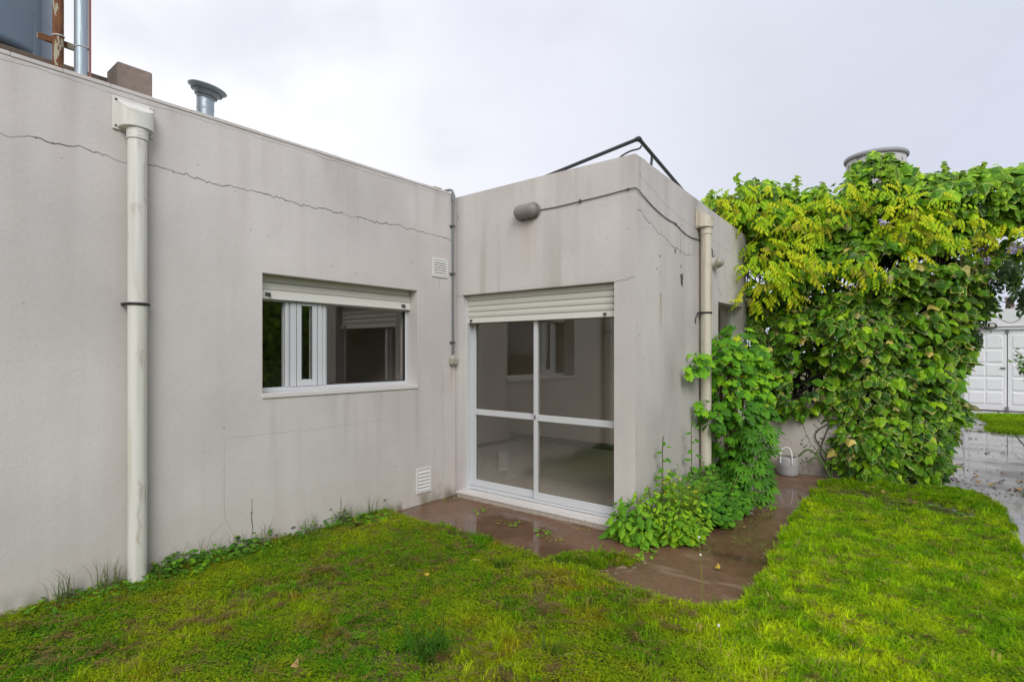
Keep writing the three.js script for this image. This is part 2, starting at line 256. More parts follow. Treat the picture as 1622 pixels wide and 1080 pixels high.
const wallC = plaster(-3.2, -0.12, 3.3, 3.4, 800, 800, 14.3, TOPB, 0, (m) => {
  m.crack([[-0.03, 2.7], [-0.12, 2.69], [-0.3, 2.6], [-0.55, 2.56], [-0.8, 2.49], [-1.0, 2.46], [-1.3, 2.47]], 0.0035, 1, 13, 0.02);
  m.crack([[-0.1, 2.98], [-0.5, 2.87], [-0.9, 2.8], [-1.3, 2.76], [-1.9, 2.72], [-2.5, 2.66]], 0.0016, 0.5, 15, 0.014);
  m.crack([[-0.95, 2.64], [-0.96, 2.52], [-0.95, 2.44]], 0.005, 0.7, 17, 0.01); m.crack([[-1.17, 2.6], [-1.18, 2.4], [-1.25, 2.2]], 0.003, 0.6, 19, 0.02);
  m.crack([[-1.0, 2.08], [-0.99, 1.8], [-1.0, 1.55]], 0.003, 0.5, 21, 0.01); m.crack([[-1.75, 2.8], [-1.76, 2.6], [-1.74, 2.45]], 0.004, 0.6, 22, 0.02); m.crack([[-1.95, 2.35], [-2.05, 2.2], [-2.2, 2.12]], 0.005, 0.6, 25, 0.02); m.crack([[-2.3, 2.6], [-2.25, 2.4], [-2.4, 2.25]], 0.005, 0.6, 26, 0.02);
  m.flake(-0.985, 2.2, 0.04, 0.07, 1.1, 12); m.flake(-0.83, 2.46, 0.02, 0.03, 0.9, 3); m.flake(-0.48, 2.36, 0.012, 0.012, 0.8, 4); m.flake(-0.42, 2.24, 0.01, 0.01, 0.7, 5); m.flake(-0.5, 2.22, 0.008, 0.008, 0.7, 6); m.flake(-0.97, 2.33, 0.012, 0.02, 0.8, 7); m.flake(-0.5, 2.02, 0.008, 0.02, 0.6, 8); m.flake(-1.75, 2.93, 0.03, 0.008, 0.8, 8); m.flake(-1.82, 2.92, 0.012, 0.008, 0.8, 8);
  const R = rng(79); for (let i = 0; i < 60; i++) m.flake(-R() * 2.8, 1 + 2 * R(), 0.003 + R() * 0.004, 0.003 + R() * 0.004, 0.2 + 0.5 * R(), i);
}, (u, v) => {
  const rust = Math.exp(-Math.pow((u + 0.5) / 0.025, 2)) * sstep(2.05, 2.0, v) * sstep(1.6, 1.98, v) * 0.55, pipe = Math.exp(-Math.pow((u + 1.35) / 0.12, 2)) * 0.3;
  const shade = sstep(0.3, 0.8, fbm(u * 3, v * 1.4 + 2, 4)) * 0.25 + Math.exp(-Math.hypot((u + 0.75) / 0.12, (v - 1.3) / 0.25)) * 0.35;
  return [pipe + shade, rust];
});
const WIN = [0.54, 2.095, 1.168, 2.115], DOOR = [0.1, 1.876, 0.03, 2.105];
const wA = mesh('wall', slab([[0.003, -0.1], [6, -0.1], [6, TOPA - 0.005], [4, TOPA + 0.01], [3.2, TOPA], [2.4, TOPA + 0.006], [1.6, TOPA - 0.004], [0.8, TOPA + 0.004], [0.003, TOPA]], [WIN], 0.25, (u, v, w) => [-w, v, u], [-0.1, -0.12, 6.3, 3.4]), wallA, house);
mesh('wall', slab([[-0.25, -0.1], [-0.25, TOPB], [1, TOPB + 0.006], [EX - 0.004, TOPB], [EX - 0.004, -0.1], [1.876, -0.1], [1.876, 2.105], [0.1, 2.105], [0.1, -0.1]].reverse(), [], 0.2, (u, v, w) => [u, v, -w], [-0.05, -0.12, 2.2, 3.4]), wallB, house);
mesh('wall', slab([[-3.1, -0.1], [-2.95, -0.1], [-2.95, 2.07], [-2.04, 2.07], [-2.04, -0.1], [-0.2, -0.1], [-0.2, TOPB - 0.011], [-1.4, TOPB - 0.075], [-2.4, TOPB - 0.13], [-3.1, TOPB - 0.165]], [], 0.2, (u, v, w) => [EX - w, v, u], [-3.2, -0.12, 3.3, 3.4]), wallC, house);
mesh('wall_return', slab([[-0.2, -0.1], [0, -0.1], [0, TOPB - 0.001], [-0.2, TOPB - 0.011]], [], 0.0038, (u, v, w) => [EX - w, v, u], [-3.2, -0.12, 3.3, 3.4]), wallC, house);
const matIn = M([0.74, 0.67, 0.58], 0.9), matCeil = M([0.5, 0.48, 0.46], 0.9);
mesh('rear_wall', [box(-3.7, EX - 0.2, -0.1, 3.0, -3.3, -3.1), box(-3.7, -3.5, -0.1, 3.0, -3.1, 6), box(-3.5, -0.25, -0.1, 3.0, 5.8, 6), box(-3.5, -0.25, -0.05, 2.6, -0.2, -0.06)], matIn, house);
mesh('roof', [box(-3.5, -0.25, 2.62, 2.8, -0.2, 5.8), box(-3.5, EX - 0.2, 2.62, 2.8, -3.1, -0.2)], M([0.3, 0.28, 0.26], 0.9), house);
{ // parapet capping: thin pale screed lip, uneven
  const cap = M([0.6, 0.56, 0.53], 0.9, { bumpMap: soilBump, bumpScale: 0.004 });
  const R = rng(9), list = [];
  for (let z = 0.01; z < 5.9; z += 0.235) list.push(box(-0.258, 0.004 + R() * 0.003, TOPA + 0.008 - 0.012 + (R() - 0.5) * 0.002, TOPA + 0.018 + R() * 0.004, z, z + 0.2345, 0.004));
  mesh('parapet_cap', list, cap, house);
  mesh('parapet_chip', [box(-0.1, 0.0, TOPA + 0.012, TOPA + 0.035, 0.2, 0.31, 0.008), box(-0.14, -0.03, TOPA + 0.012, TOPA + 0.03, 0.1, 0.19, 0.008)], M([0.3, 0.26, 0.2], 0.95), house);
}
// aluminium and glass
const alu = M([0.58, 0.595, 0.61], 0.38, { bumpMap: soilBump, bumpScale: 0.0008 }), aluCream = M([0.6, 0.585, 0.52], 0.5), glass = new THREE.MeshPhysicalMaterial({ color: lin(0.95, 0.94, 0.91), transmission: 1, thickness: 0, roughness: 0.0, ior: 1.75 });
const gasket = M([0.02, 0.02, 0.02], 0.6);
{ // window: fixed light, narrow sash, wide light
  const w = new THREE.Group(); w.name = 'window'; house.add(w);
  const X = -0.14, T = -0.19, [z0, z1, y0, y1] = WIN;
  const fr = [box(T, X, y0 + 0.02, y0 + 0.055, z0, z1, 0.004), box(T, X, y1 - 0.2, y1 - 0.16, z0, z1, 0.004), box(T, X, y0 + 0.055, y1 - 0.2, z0, z0 + 0.03, 0.004), box(T, X, y0 + 0.055, y1 - 0.2, z1 - 0.025, z1, 0.004)];
  mesh('frame', fr, alu, w);
  const yb = y0 + 0.055, yt = y1 - 0.2;
  for (const z of [1.815, 1.475]) mesh('mullion', [box(T, X - 0.004, yb, yt, z - 0.024, z + 0.024, 0.003), box(X - 0.006, X + 0.006, yb, yt, z - 0.006, z + 0.012, 0.003)], alu, w);
  mesh('sash', [box(T + 0.01, X + 0.008, yb, yt, 1.693, 1.79, 0.004), box(T + 0.01, X + 0.008, yb, yt, 1.5, 1.597, 0.004), box(T + 0.01, X + 0.008, yb, yb + 0.055, 1.598, 1.692, 0.004), box(T + 0.01, X + 0.008, yt - 0.02, yt, 1.598, 1.692, 0.004)], alu, w);
  for (const z of [1.7915, 1.4985, 1.8402, 1.4498]) mesh('groove', box(X - 0.004, X - 0.0015, yb, yt, z - 0.003, z + 0.003), M([0.16, 0.16, 0.165], 0.7), w);
  mesh('sash_gasket', [box(X - 0.012, X + 0.0095, yb + 0.055, yt - 0.02, 1.596, 1.6), box(X - 0.012, X + 0.0095, yb + 0.055, yt - 0.02, 1.69, 1.694), box(X + 0.0083, X + 0.0098, yb, yt, 1.738, 1.742), box(X + 0.0083, X + 0.0098, yb, yt, 1.546, 1.55)], M([0.12, 0.12, 0.125], 0.6), w);
  mesh('glazing_bead', [box(X - 0.03, X - 0.004, yb, yb + 0.01, z0 + 0.03, 1.45, 0.002), box(X - 0.03, X - 0.004, yb + 0.01, yt, z0 + 0.03, z0 + 0.04, 0.002)], gasket, w);
  for (const [a, b, c] of [[z0 + 0.03, 1.452, 0], [1.597, 1.693, 0.02], [1.838, z1 - 0.025, 0]]) mesh('pane', box(X - 0.028 + c, X - 0.024 + c, yb, yt, a, b), glass, w);
  mesh('sill', box(-0.2, 0.012, y0 - 0.016, y0 + 0.02, z0 - 0.008, z1 + 0.004, 0.005), M([0.66, 0.64, 0.62], 0.6, { bumpMap: soilBump, bumpScale: 0.002 }), w);
  const s = new THREE.Group(); s.name = 'roller_shutter'; house.add(s);
  mesh('slat', box(-0.12, -0.105, y1 - 0.055, y1 - 0.002, z0 + 0.002, z1 - 0.002, 0.006), aluCream, s);
  mesh('slat', box(-0.118, -0.1, y1 - 0.114, y1 - 0.058, z0 + 0.002, z1 - 0.002, 0.007), aluCream, s);
  mesh('bottom_bar', box(-0.12, -0.094, y1 - 0.19, y1 - 0.117, z0 + 0.002, z1 - 0.002, 0.006), M([0.72, 0.71, 0.66], 0.45), s);
  for (const z of [z0 + 0.1, z1 - 0.09]) mesh('stopper', [box(-0.095, -0.08, y1 - 0.165, y1 - 0.14, z - 0.02, z + 0.02, 0.004), cyl(0.006, 0.006, 0.03, -0.078, y1 - 0.175, z - 0.012, 8)], M([0.06, 0.055, 0.05], 0.6), s);
}
{ // sliding door
  const d = new THREE.Group(); d.name = 'sliding_door'; house.add(d);
  const Z = -0.12, B = -0.18, x0 = 0.03, x1 = 1.88, yb = 0.06, yt = 1.99;
  mesh('frame', [box(x0, x0 + 0.05, yb, yt, B, Z - 0.006, 0.003), box(0.09, 0.103, yb + 0.03, yt, Z - 0.03, Z + 0.012, 0.003), box(x0 + 0.05, x1, yb, yb + 0.022, B, Z + 0.02, 0.003), box(x0 + 0.05, x1, yt - 0.03, yt, B, Z, 0.003), box(x1 - 0.03, x1, yb + 0.022, yt - 0.03, B, Z - 0.006, 0.003)], alu, d);
  const pan = (a, b, z, dz) => {
    const n = new THREE.Group(); n.name = 'door_leaf'; d.add(n);
    mesh('leaf_frame', [box(a, a + 0.045, yb + 0.024, yt - 0.03, z - 0.03, z, 0.004), box(b - 0.045, b, yb + 0.024, yt - 0.03, z - 0.03, z, 0.004), box(a + 0.045, b - 0.045, yb + 0.024, yb + 0.095, z - 0.029, z - 0.001, 0.004), box(a + 0.045, b - 0.045, 0.845, 0.905, z - 0.029, z - 0.001, 0.004), box(a + 0.045, b - 0.045, yt - 0.08, yt - 0.03, z - 0.029, z - 0.001, 0.003)], alu, n);
    for (const [c, e] of [[yb + 0.095, 0.845], [0.905, yt - 0.08]]) mesh('pane', box(a + 0.045, b - 0.045, c, e, z - 0.017, z - 0.013), glass, n);
    return n;
  };
  pan(0.1, 0.97, Z - 0.025); const l2 = pan(0.945, 1.86, Z + 0.012);
  mesh('lock', [box(0.958, 0.972, 0.86, 0.9, Z + 0.0125, Z + 0.02, 0.003)], M([0.1, 0.1, 0.1], 0.4), l2);
  const s = new THREE.Group(); s.name = 'roller_shutter'; house.add(s);
  for (let i = 0; i < 4; i++) { const sl = new THREE.CapsuleGeometry(0.0255, 1.7, 6, 12); sl.rotateZ(Math.PI / 2); sl.scale(1, 1.12, 0.35); sl.translate(0.97, 2.073 - i * 0.0585, -0.075); mesh('slat', sl, aluCream, s); }
  mesh('bottom_bar', box(0.105, 1.874, 1.812, 1.866, -0.09, -0.066, 0.006), M([0.7, 0.69, 0.64], 0.45), s);
  mesh('guide_rail', [box(0.1, 0.116, yb, 2.1, -0.1, -0.05, 0.002)], alu, s);
  for (const x of [0.16, 1.75]) mesh('stopper', [box(x - 0.012, x + 0.018, 1.832, 1.85, -0.066, -0.052, 0.003), cyl(0.005, 0.005, 0.028, x + 0.01, 1.81, -0.05, 8)], M([0.07, 0.065, 0.06], 0.6), s);
  const st = new THREE.Group(); st.name = 'door_step'; house.add(st);
  const tileM = M([0.68, 0.65, 0.62], 0.45, { bumpMap: soilBump, bumpScale: 0.002 }), under = M([0.42, 0.37, 0.31], 0.9, { bumpMap: soilBump, bumpScale: 0.012 });
  mesh('step_base', box(0.07, 1.9, -0.08, 0.036, -0.2, 0.052, 0.006), M([0.3, 0.26, 0.22], 0.9), st);
  const cuts = [0.055, 0.36, 0.68, 0.99, 1.33, 1.62, 1.905];
  for (let i = 0; i < 6; i++) { mesh('tile', box(cuts[i] + 0.002, cuts[i + 1] - 0.002, 0.037, 0.058 + (i % 2) * 0.001, -0.1, 0.058, 0.004), tileM, st); }
  const c2 = [0.07, 0.3, 0.52, 0.8, 1.04, 1.2, 1.45, 1.7, 1.9];
  for (let i = 0; i < 8; i++) mesh('tile', box(c2[i] + 0.002, c2[i + 1] - 0.002, -0.03, 0.033 - (i % 3) * 0.002, 0.045, 0.0565 + (i % 2) * 0.002, 0.004), under, st);
}
{ // the room behind the glass
  const f = new THREE.Group(); f.name = 'room_floor'; house.add(f);
  const ms = [0, 1, 2].map((i) => M([0.74 - i * 0.03, 0.72 - i * 0.03, 0.7 - i * 0.03], 0.3)), R = rng(4);
  mesh('bedding', box(-3.5, 1.86, -0.08, 0.052, -3.1, -0.21), M([0.07, 0.06, 0.05], 0.9), f);
  for (let x = -1.5; x < 1.8; x += 0.42) for (let z = -3.06; z < -0.25; z += 0.42) mesh('tile', box(x + 0.004, Math.min(x + 0.416, 1.86), 0.05, 0.06, z, Math.min(z + 0.412, -0.205)), ms[Math.floor(R() * 3)], f);
  mesh('skirting', box(-2.6, 1.86, 0.06, 0.15, -3.1, -3.075, 0.004), M([0.09, 0.08, 0.07], 0.7), house);
  mesh('interior_wall', [box(-1.9, -1.75, 0.06, 2.6, -3.07, -0.25)], matIn, house);
  mesh('side_window_pane', box(EX - 0.14, EX - 0.135, 0.05, 2.065, -2.945, -2.045), glass, house);
  mesh('side_window_frame', [box(EX - 0.16, EX - 0.11, -0.05, 2.068, -2.08, -2.045, 0.003), box(EX - 0.16, EX - 0.11, -0.05, 2.068, -2.948, -2.91, 0.003), box(EX - 0.16, EX - 0.11, 0.9, 0.95, -2.908, -2.082, 0.003)], alu, house);
}

// ---------------------------------------------------------------- things fixed to the house
const slatM = M([0.68, 0.675, 0.65], 0.5);
function vent(label, z0, z1, y0, y1) {
  const t = thing('vent_grille', label, 'vent', [0, y0, z0], 'vent grilles in the long wall'), w = z1 - z0, h = y1 - y0;
  mesh('frame', [box(0.001, 0.012, 0, 0.022, 0, w, 0.003), box(0.001, 0.012, h - 0.02, h, 0, w, 0.003), box(0.001, 0.012, 0.022, h - 0.02, 0, 0.022, 0.003), box(0.001, 0.012, 0.022, h - 0.02, w - 0.025, w, 0.003)], slatM, t);
  mesh('duct_hole', box(0.0005, 0.002, 0.02, h - 0.018, 0.02, w - 0.022), M([0.05, 0.045, 0.04], 0.9), t);
  const n = 6; for (let i = 0; i < n; i++) { const g = new RoundedBoxGeometry(0.004, (h - 0.042) / n * 1.02, w - 0.047, 1, 0.0015); g.rotateZ(0.5); g.translate(0.008, 0.022 + (i + 0.5) * (h - 0.042) / n, w / 2 - 0.0015); mesh('slat', g, slatM, t); }
}
vent('white louvred vent grille high on the long wall beside the grey conduit', 0.13, 0.343, 2.276, 2.465);
vent('white louvred vent grille low on the long wall near the wet path', 0.36, 0.56, 0.112, 0.36);

const pipeTex = (a, b, sd) => { const t = texRGB(128, 512, (i, j) => mix3(mix3(a, b, sstep(0.4, 0.75, fbm(i / 9 + sd, j / 130, 4)) * 0.7), [0.3, 0.24, 0.16], sstep(0.6, 0.78, fbm(i / 14 + sd, j / 26 + sd, 5)) * 0.4)); return t; };
  const pvc = new THREE.MeshStandardMaterial({ map: pipeTex([0.7, 0.69, 0.64], [0.58, 0.56, 0.48], 3), roughness: 0.42 }), pvcOld = new THREE.MeshStandardMaterial({ map: pipeTex([0.62, 0.57, 0.47], [0.46, 0.39, 0.29], 8), roughness: 0.5 });
function drainpipe(label, x, z, top, bottom, clipY, mat) {
  const t = thing('drainpipe', label, 'drainpipe', [x, 0, z], 'downpipes on the house');
  const cx = 0.068, r = 0.053;
  mesh('pipe', cyl(r, r, top - bottom, cx, bottom, 0, 32, true), mat, t);
  mesh('pipe_end', cyl(r - 0.004, r - 0.004, top - bottom, cx, bottom + 0.002, 0, 24, true), M([0.2, 0.19, 0.17], 0.8), t);
  mesh('collar', [cyl(r + 0.006, r + 0.006, 0.075, cx, top - 0.075, 0, 32, true), new THREE.TorusGeometry(r + 0.003, 0.004, 8, 32).rotateX(Math.PI / 2).translate(cx, top - 0.075, 0)], mat, t);
  // hopper: a D-shaped box cut off by a slope, on a back plate
  const plan = [[0.006, -0.088], [0.05, -0.09]]; for (let i = 0; i <= 14; i++) { const a = -Math.PI / 2 + Math.PI * i / 14; plan.push([0.07 + 0.062 * Math.cos(a), 0.086 * Math.sin(a)]); } plan.push([0.05, 0.09], [0.006, 0.088]);
  const sh = new THREE.Shape(plan.map((p) => new THREE.Vector2(p[0], p[1]))), g = new THREE.ExtrudeGeometry(sh, { depth: 0.17, bevelEnabled: true, bevelSize: 0.003, bevelThickness: 0.003, bevelSegments: 2, curveSegments: 4 });
  g.rotateX(-Math.PI / 2); const p = g.attributes.position; for (let i = 0; i < p.count; i++) { const a = p.getX(i), y = p.getY(i); p.setXYZ(i, a, top - 0.006 + (y > 0.08 ? 0.182 - clamp(a / 0.135) * 0.085 : y), p.getZ(i)); } g.computeVertexNormals();
  mesh('hopper', g, mat, t);
  mesh('back_plate', box(0.001, 0.014, top - 0.022, top + 0.185, -0.105, 0.118, 0.004), mat, t);
  for (const [y, zz] of [[top + 0.165, -0.09], [top + 0.165, 0.1], [top, -0.09], [top, 0.1]]) mesh('screw', new THREE.SphereGeometry(0.007, 8, 6).translate(0.014, y, zz), M([0.06, 0.05, 0.04], 0.6), t);
  mesh('pipe_clip', [new THREE.TorusGeometry(r + 0.004, 0.006, 8, 32).rotateX(Math.PI / 2).scale(1, 1.5, 1).translate(cx, clipY, 0), box(0.001, 0.07, clipY - 0.007, clipY + 0.007, r - 0.002, r + 0.02, 0.003), box(0.001, 0.07, clipY - 0.007, clipY + 0.007, -r - 0.02, -r + 0.002, 0.003)], M([0.035, 0.03, 0.03], 0.55, { metalness: 0.3 }), t);
  return t;
}
drainpipe('white plastic drainpipe on the long wall at the left, over the grass', 0, 2.94, 2.93, 0.03, 1.81, pvc);
const dp2 = drainpipe('yellowed drainpipe on the side wall behind the green shrub', EX, -1.46, 2.79, -0.02, 1.91, pvcOld);
mesh('loose_wire', tube([[0.03, 1.91, 0.055], [0.02, 1.9, 0.1], [0.012, 1.85, 0.13], [0.01, 1.8, 0.13]], 0.005, 12, 6), M([0.05, 0.04, 0.04], 0.7), dp2);

{ const t = thing('conduit', 'grey metal electrical conduit with small box running up the inner corner', 'conduit', [0.016, 1.48, 0.056]);
  const gm = M([0.2, 0.215, 0.22], 0.5, { metalness: 0.5 });
  mesh('pipe', tube([[0, 0, 0], [0, 0.8, 0], [0, 1.64, 0], [0, 1.71, 0], [-0.02, 1.735, 0.01], [-0.07, 1.735, 0.02], [-0.12, 1.735, 0.03]], 0.0135, 60, 12, 0.15), gm, t);
  mesh('collar', cyl(0.018, 0.018, 0.05, 0, 1.62, 0, 12), gm, t); mesh('collar', cyl(0.017, 0.017, 0.03, 0, 0.02, 0, 12), gm, t);
  mesh('white_stub', cyl(0.01, 0.01, 0.05, 0, -0.045, 0, 12), M([0.6, 0.6, 0.58], 0.5), t);
  for (const y of [0.13, 0.85, 1.35]) mesh('clip', [box(-0.012, 0.017, y - 0.012, y + 0.012, -0.018, 0.018, 0.004), box(-0.014, 0.0, y - 0.01, y + 0.01, 0.016, 0.04, 0.003)], M([0.09, 0.09, 0.09], 0.6), t);
  mesh('junction_box', [box(-0.014, 0.035, -0.1, -0.035, -0.035, 0.05, 0.006), box(0.033, 0.04, -0.095, -0.04, -0.03, 0.045, 0.003)], M([0.36, 0.34, 0.27], 0.7), t); }

{ const t = thing('bulkhead_lamp', 'dull grey oval bulkhead lamp on the wall above the sliding door', 'wall lamp', [0.965, 2.838, 0.001]);
  const gm = M([0.2, 0.18, 0.165], 0.55, { bumpMap: soilBump, bumpScale: 0.002 });
  const cap = (L, r, dz, k) => { const g = new THREE.CapsuleGeometry(r, L, 10, 20); g.rotateZ(Math.PI / 2); g.scale(1, 1, k); g.translate(0, 0, dz); return g; };
  mesh('base', cap(0.145, 0.076, 0.012, 0.35), gm, t);
  mesh('cover', cap(0.13, 0.068, 0.04, 0.95), M([0.235, 0.21, 0.195], 0.5, { bumpMap: soilBump, bumpScale: 0.0015 }), t);
  mesh('rim', cap(0.14, 0.0735, 0.034, 0.16), M([0.12, 0.11, 0.1], 0.6), t);
  for (const x of [-0.05, 0.02]) mesh('clasp', box(x, x + 0.02, -0.085, -0.06, 0.02, 0.05, 0.004), M([0.1, 0.09, 0.08], 0.5), t); }
{ const t = thing('electric_cable', 'thin dark cable looping from the oval lamp round the corner to the drainpipe', 'cable', [0, 0, 0]);
  const cm = M([0.05, 0.045, 0.042], 0.7);
  const R = 0.0042;
  mesh('cable_run', tube([[1.09, 2.835, 0.008], [1.3, 2.832, 0.007], [1.55, 2.84, 0.008], [1.8, 2.848, 0.008], [2.0, 2.86, 0.009], [2.074, 2.858, 0.01], [2.086, 2.85, -0.02], [2.083, 2.815, -0.15], [2.081, 2.765, -0.35], [2.082, 2.725, -0.6], [2.081, 2.712, -0.82], [2.082, 2.67, -1.0], [2.081, 2.65, -1.2], [2.082, 2.66, -1.4], [2.082, 2.67, -1.62], [2.085, 2.66, -1.74], [2.09, 2.6, -1.8], [2.085, 2.56, -1.82], [2.09, 2.53, -1.9], [2.1, 2.5, -1.9]], R, 160, 8), cm, t);
  for (const g of [box(1.535, 1.552, 2.825, 2.856, 0.0005, 0.018, 0.003), box(2.0, 2.014, 2.85, 2.869, 0.0005, 0.016, 0.003), box(2.0745, 2.088, 2.702, 2.722, -0.83, -0.815, 0.003)]) mesh('cable_clip', g, M([0.08, 0.07, 0.07], 0.6), t);
  mesh('white_cable', tube([[2.09, 2.62, -1.8], [2.1, 2.58, -1.83], [2.1, 2.555, -1.87], [2.1, 2.53, -1.88]], 0.005, 16, 6), M([0.6, 0.6, 0.58], 0.6), t); }
{ const t = thing('round_wall_lamp', 'small round glass bulkhead lamp on the side wall beside the ivy', 'wall lamp', [EX, 2.48, -1.88]);
  mesh('base', cyl(0.062, 0.058, 0.04, 0, 0, 0, 24).rotateZ(-Math.PI / 2), M([0.55, 0.53, 0.48], 0.5), t);
  const d = new THREE.SphereGeometry(0.056, 24, 16); d.scale(1.25, 1, 1); d.translate(0.045, 0, 0); mesh('glass_dome', d, M([0.36, 0.33, 0.26], 0.18), t);
  for (const [r, x] of [[0.06, 0.05], [0.04, 0.095]]) mesh('guard_ring', new THREE.TorusGeometry(r, 0.005, 8, 24).rotateY(Math.PI / 2).translate(x, 0, 0), M([0.4, 0.38, 0.33], 0.5), t); }

// ---------------------------------------------------------------- on the roof
const galv = M([0.36, 0.42, 0.46], 0.42, { metalness: 0.55, bumpMap: soilBump, bumpScale: 0.002 });
const rustTex = texRGB(256, 256, (i, j) => { const n = fbm(i / 22, j / 34, 5), p = sstep(0.5, 0.56, fbm(i / 40 + 9, j / 26 + 4, 4)); return mix3(mix3([0.075, 0.026, 0.014], [0.24, 0.1, 0.035], n), [0.4, 0.38, 0.27], p * 0.85); });
rustTex.repeat.set(1, 3); const rusty = new THREE.MeshStandardMaterial({ map: rustTex, bumpMap: soilBump, bumpScale: 0.003, roughness: 0.85 });
{ const t = thing('roof_tank', 'blue grey cylindrical water tank on the roof at upper left', 'water tank', [-1.35, 3.58, 3.62]);
  const tm = M([0.15, 0.2, 0.255], 0.45);
  mesh('shell', new THREE.LatheGeometry([[0.001, 0], [0.5, 0], [0.535, 0.02], [0.54, 0.06], [0.54, 0.3], [0.548, 0.33], [0.54, 0.36], [0.54, 0.9], [0.548, 0.93], [0.54, 0.96], [0.54, 1.15], [0.4, 1.32], [0.001, 1.38]].map((p) => new THREE.Vector2(...p)), 64), tm, t);
  mesh('seam_strip', cyl(0.05, 0.05, 1.1, 0.36, 0.02, -0.365, 16), M([0.1, 0.14, 0.18], 0.5), t); }
{ const t = thing('roof_beam', 'dark brown timber beam lying on the roof under the blue tank', 'beam', [-0.8, 3.37, 2.8]);
  mesh('beam', [box(-0.12, 0.05, 0.0, 0.16, -0.02, 3, 0.01)], M([0.13, 0.1, 0.075], 0.9, { bumpMap: soilBump, bumpScale: 0.006 }), t);
  mesh('lower_beam', [box(-0.1, 0.09, -0.2, -0.006, -0.1, 3, 0.01)], M([0.045, 0.036, 0.034], 0.9), t);
  mesh('bearer', [box(-0.9, -0.13, -0.2, 0.2, 0.3, 0.42, 0.01), box(-0.9, -0.13, -0.2, 0.2, 1.1, 1.22, 0.01), box(-0.8, 0.05, -0.57, -0.21, 0.2, 0.4, 0.01), box(-0.8, 0.05, -0.57, -0.21, 1.3, 1.5, 0.01)], M([0.12, 0.1, 0.085], 0.9), t); }
{ const t = thing('concrete_block', 'brown concrete block on the roof edge beside the galvanised post', 'block', [-0.62, 2.8, 2.79]);
  mesh('block', box(-0.12, 0.12, 0, 0.77, -0.12, 0.1, 0.012), M([0.27, 0.215, 0.18], 0.95, { bumpMap: soilBump, bumpScale: 0.01 }), t); }
{ const t = thing('rusty_post', 'rusty steel pipe post rising from the roof before the blue tank', 'post', [-0.33, 2.8, 3.255]);
  mesh('post', cyl(0.029, 0.029, 2.2, 0, 0, 0, 20), rusty, t); mesh('wire_tie', new THREE.TorusGeometry(0.031, 0.004, 6, 20).rotateX(Math.PI / 2 + 0.12).translate(0, 0.715, 0), M([0.6, 0.6, 0.6], 0.5), t); }
{ const t = thing('galvanised_post', 'grey galvanised pipe post on the roof beside the rusty post', 'post', [-0.3, 2.8, 3.145]);
  mesh('post', cyl(0.036, 0.036, 2.2, 0, 0, 0, 24), galv, t); for (const y of [0.68, 0.46]) mesh('wire_tie', new THREE.TorusGeometry(0.038, 0.0035, 6, 24).rotateX(Math.PI / 2 + 0.12).translate(0, y, 0), M([0.55, 0.56, 0.56], 0.5), t);
  mesh('side_cable', tube([[0.012, 0.3, -0.045], [0.012, 0.9, -0.044], [0.01, 2.2, -0.045]], 0.008, 12, 6), M([0.28, 0.12, 0.1], 0.7), t); }
{ const t = thing('rusty_crossbar', 'short rusty crossbar tying the two roof posts together', 'bar', [-0.37, 3.5, 3.2]);
  mesh('bar', box(-0.02, 0.0, -0.02, 0.02, -0.1, 0.15, 0.004), rusty, t); }
{ const t = thing('roof_vent', 'galvanised roof vent pipe with flared cap behind the long wall', 'vent pipe', [-1.0, 2.8, 2.1]);
  const pts = [[0.068, 0], [0.068, 0.82], [0.07, 0.825], [0.071, 0.84], [0.069, 0.85], [0.069, 0.92], [0.085, 0.95], [0.115, 0.985], [0.15, 1.01], [0.156, 1.016], [0.15, 1.022], [0.11, 1.01], [0.07, 0.98]].map((p) => new THREE.Vector2(...p));
  mesh('pipe', new THREE.LatheGeometry(pts.slice(0, 6), 32), galv, t); const c = mesh('flared_cap', new THREE.LatheGeometry(pts.slice(5), 32).translate(0, -0.92, 0), galv, t); c.position.y = 0.92; c.quaternion.setFromAxisAngle(new THREE.Vector3(-0.627, 0, -0.779), 0.2);
  for (const i of [0, 1]) mesh('rib', new THREE.TorusGeometry(0.086 + i * 0.034, 0.004, 6, 32).rotateX(Math.PI / 2).translate(0, 0.027 + i * 0.036, 0), M([0.08, 0.09, 0.1], 0.5), c); }
{ const t = thing('roof_pipe', 'bent black plastic pipe propped over the parapet corner above the door', 'pipe', [0, 0, 0]);
  const bm = M([0.035, 0.04, 0.045], 0.5);
  mesh('pipe', [rod([0.3, 3.06, -0.08], [2.01, 3.34, -0.19], 0.0165), rod([2.01, 3.34, -0.19], [1.94, 3.16, -1.42], 0.0165), new THREE.SphereGeometry(0.021, 12, 8).translate(2.01, 3.34, -0.19), rod([1.985, 3.336, -0.187], [2.01, 3.34, -0.19], 0.021), rod([2.01, 3.34, -0.19], [2.008, 3.336, -0.22], 0.021)], bm, t);
  mesh('looped_cable', tube([[1.7, 3.1, -0.14], [1.84, 3.21, -0.17], [1.93, 3.25, -0.19], [2.0, 3.265, -0.22], [2.0, 3.3, -0.26]], 0.008, 24, 8), bm, t);
  mesh('prop', rod([1.95, 2.8, -0.5], [1.99, 3.29, -0.5], 0.012), bm, t); }

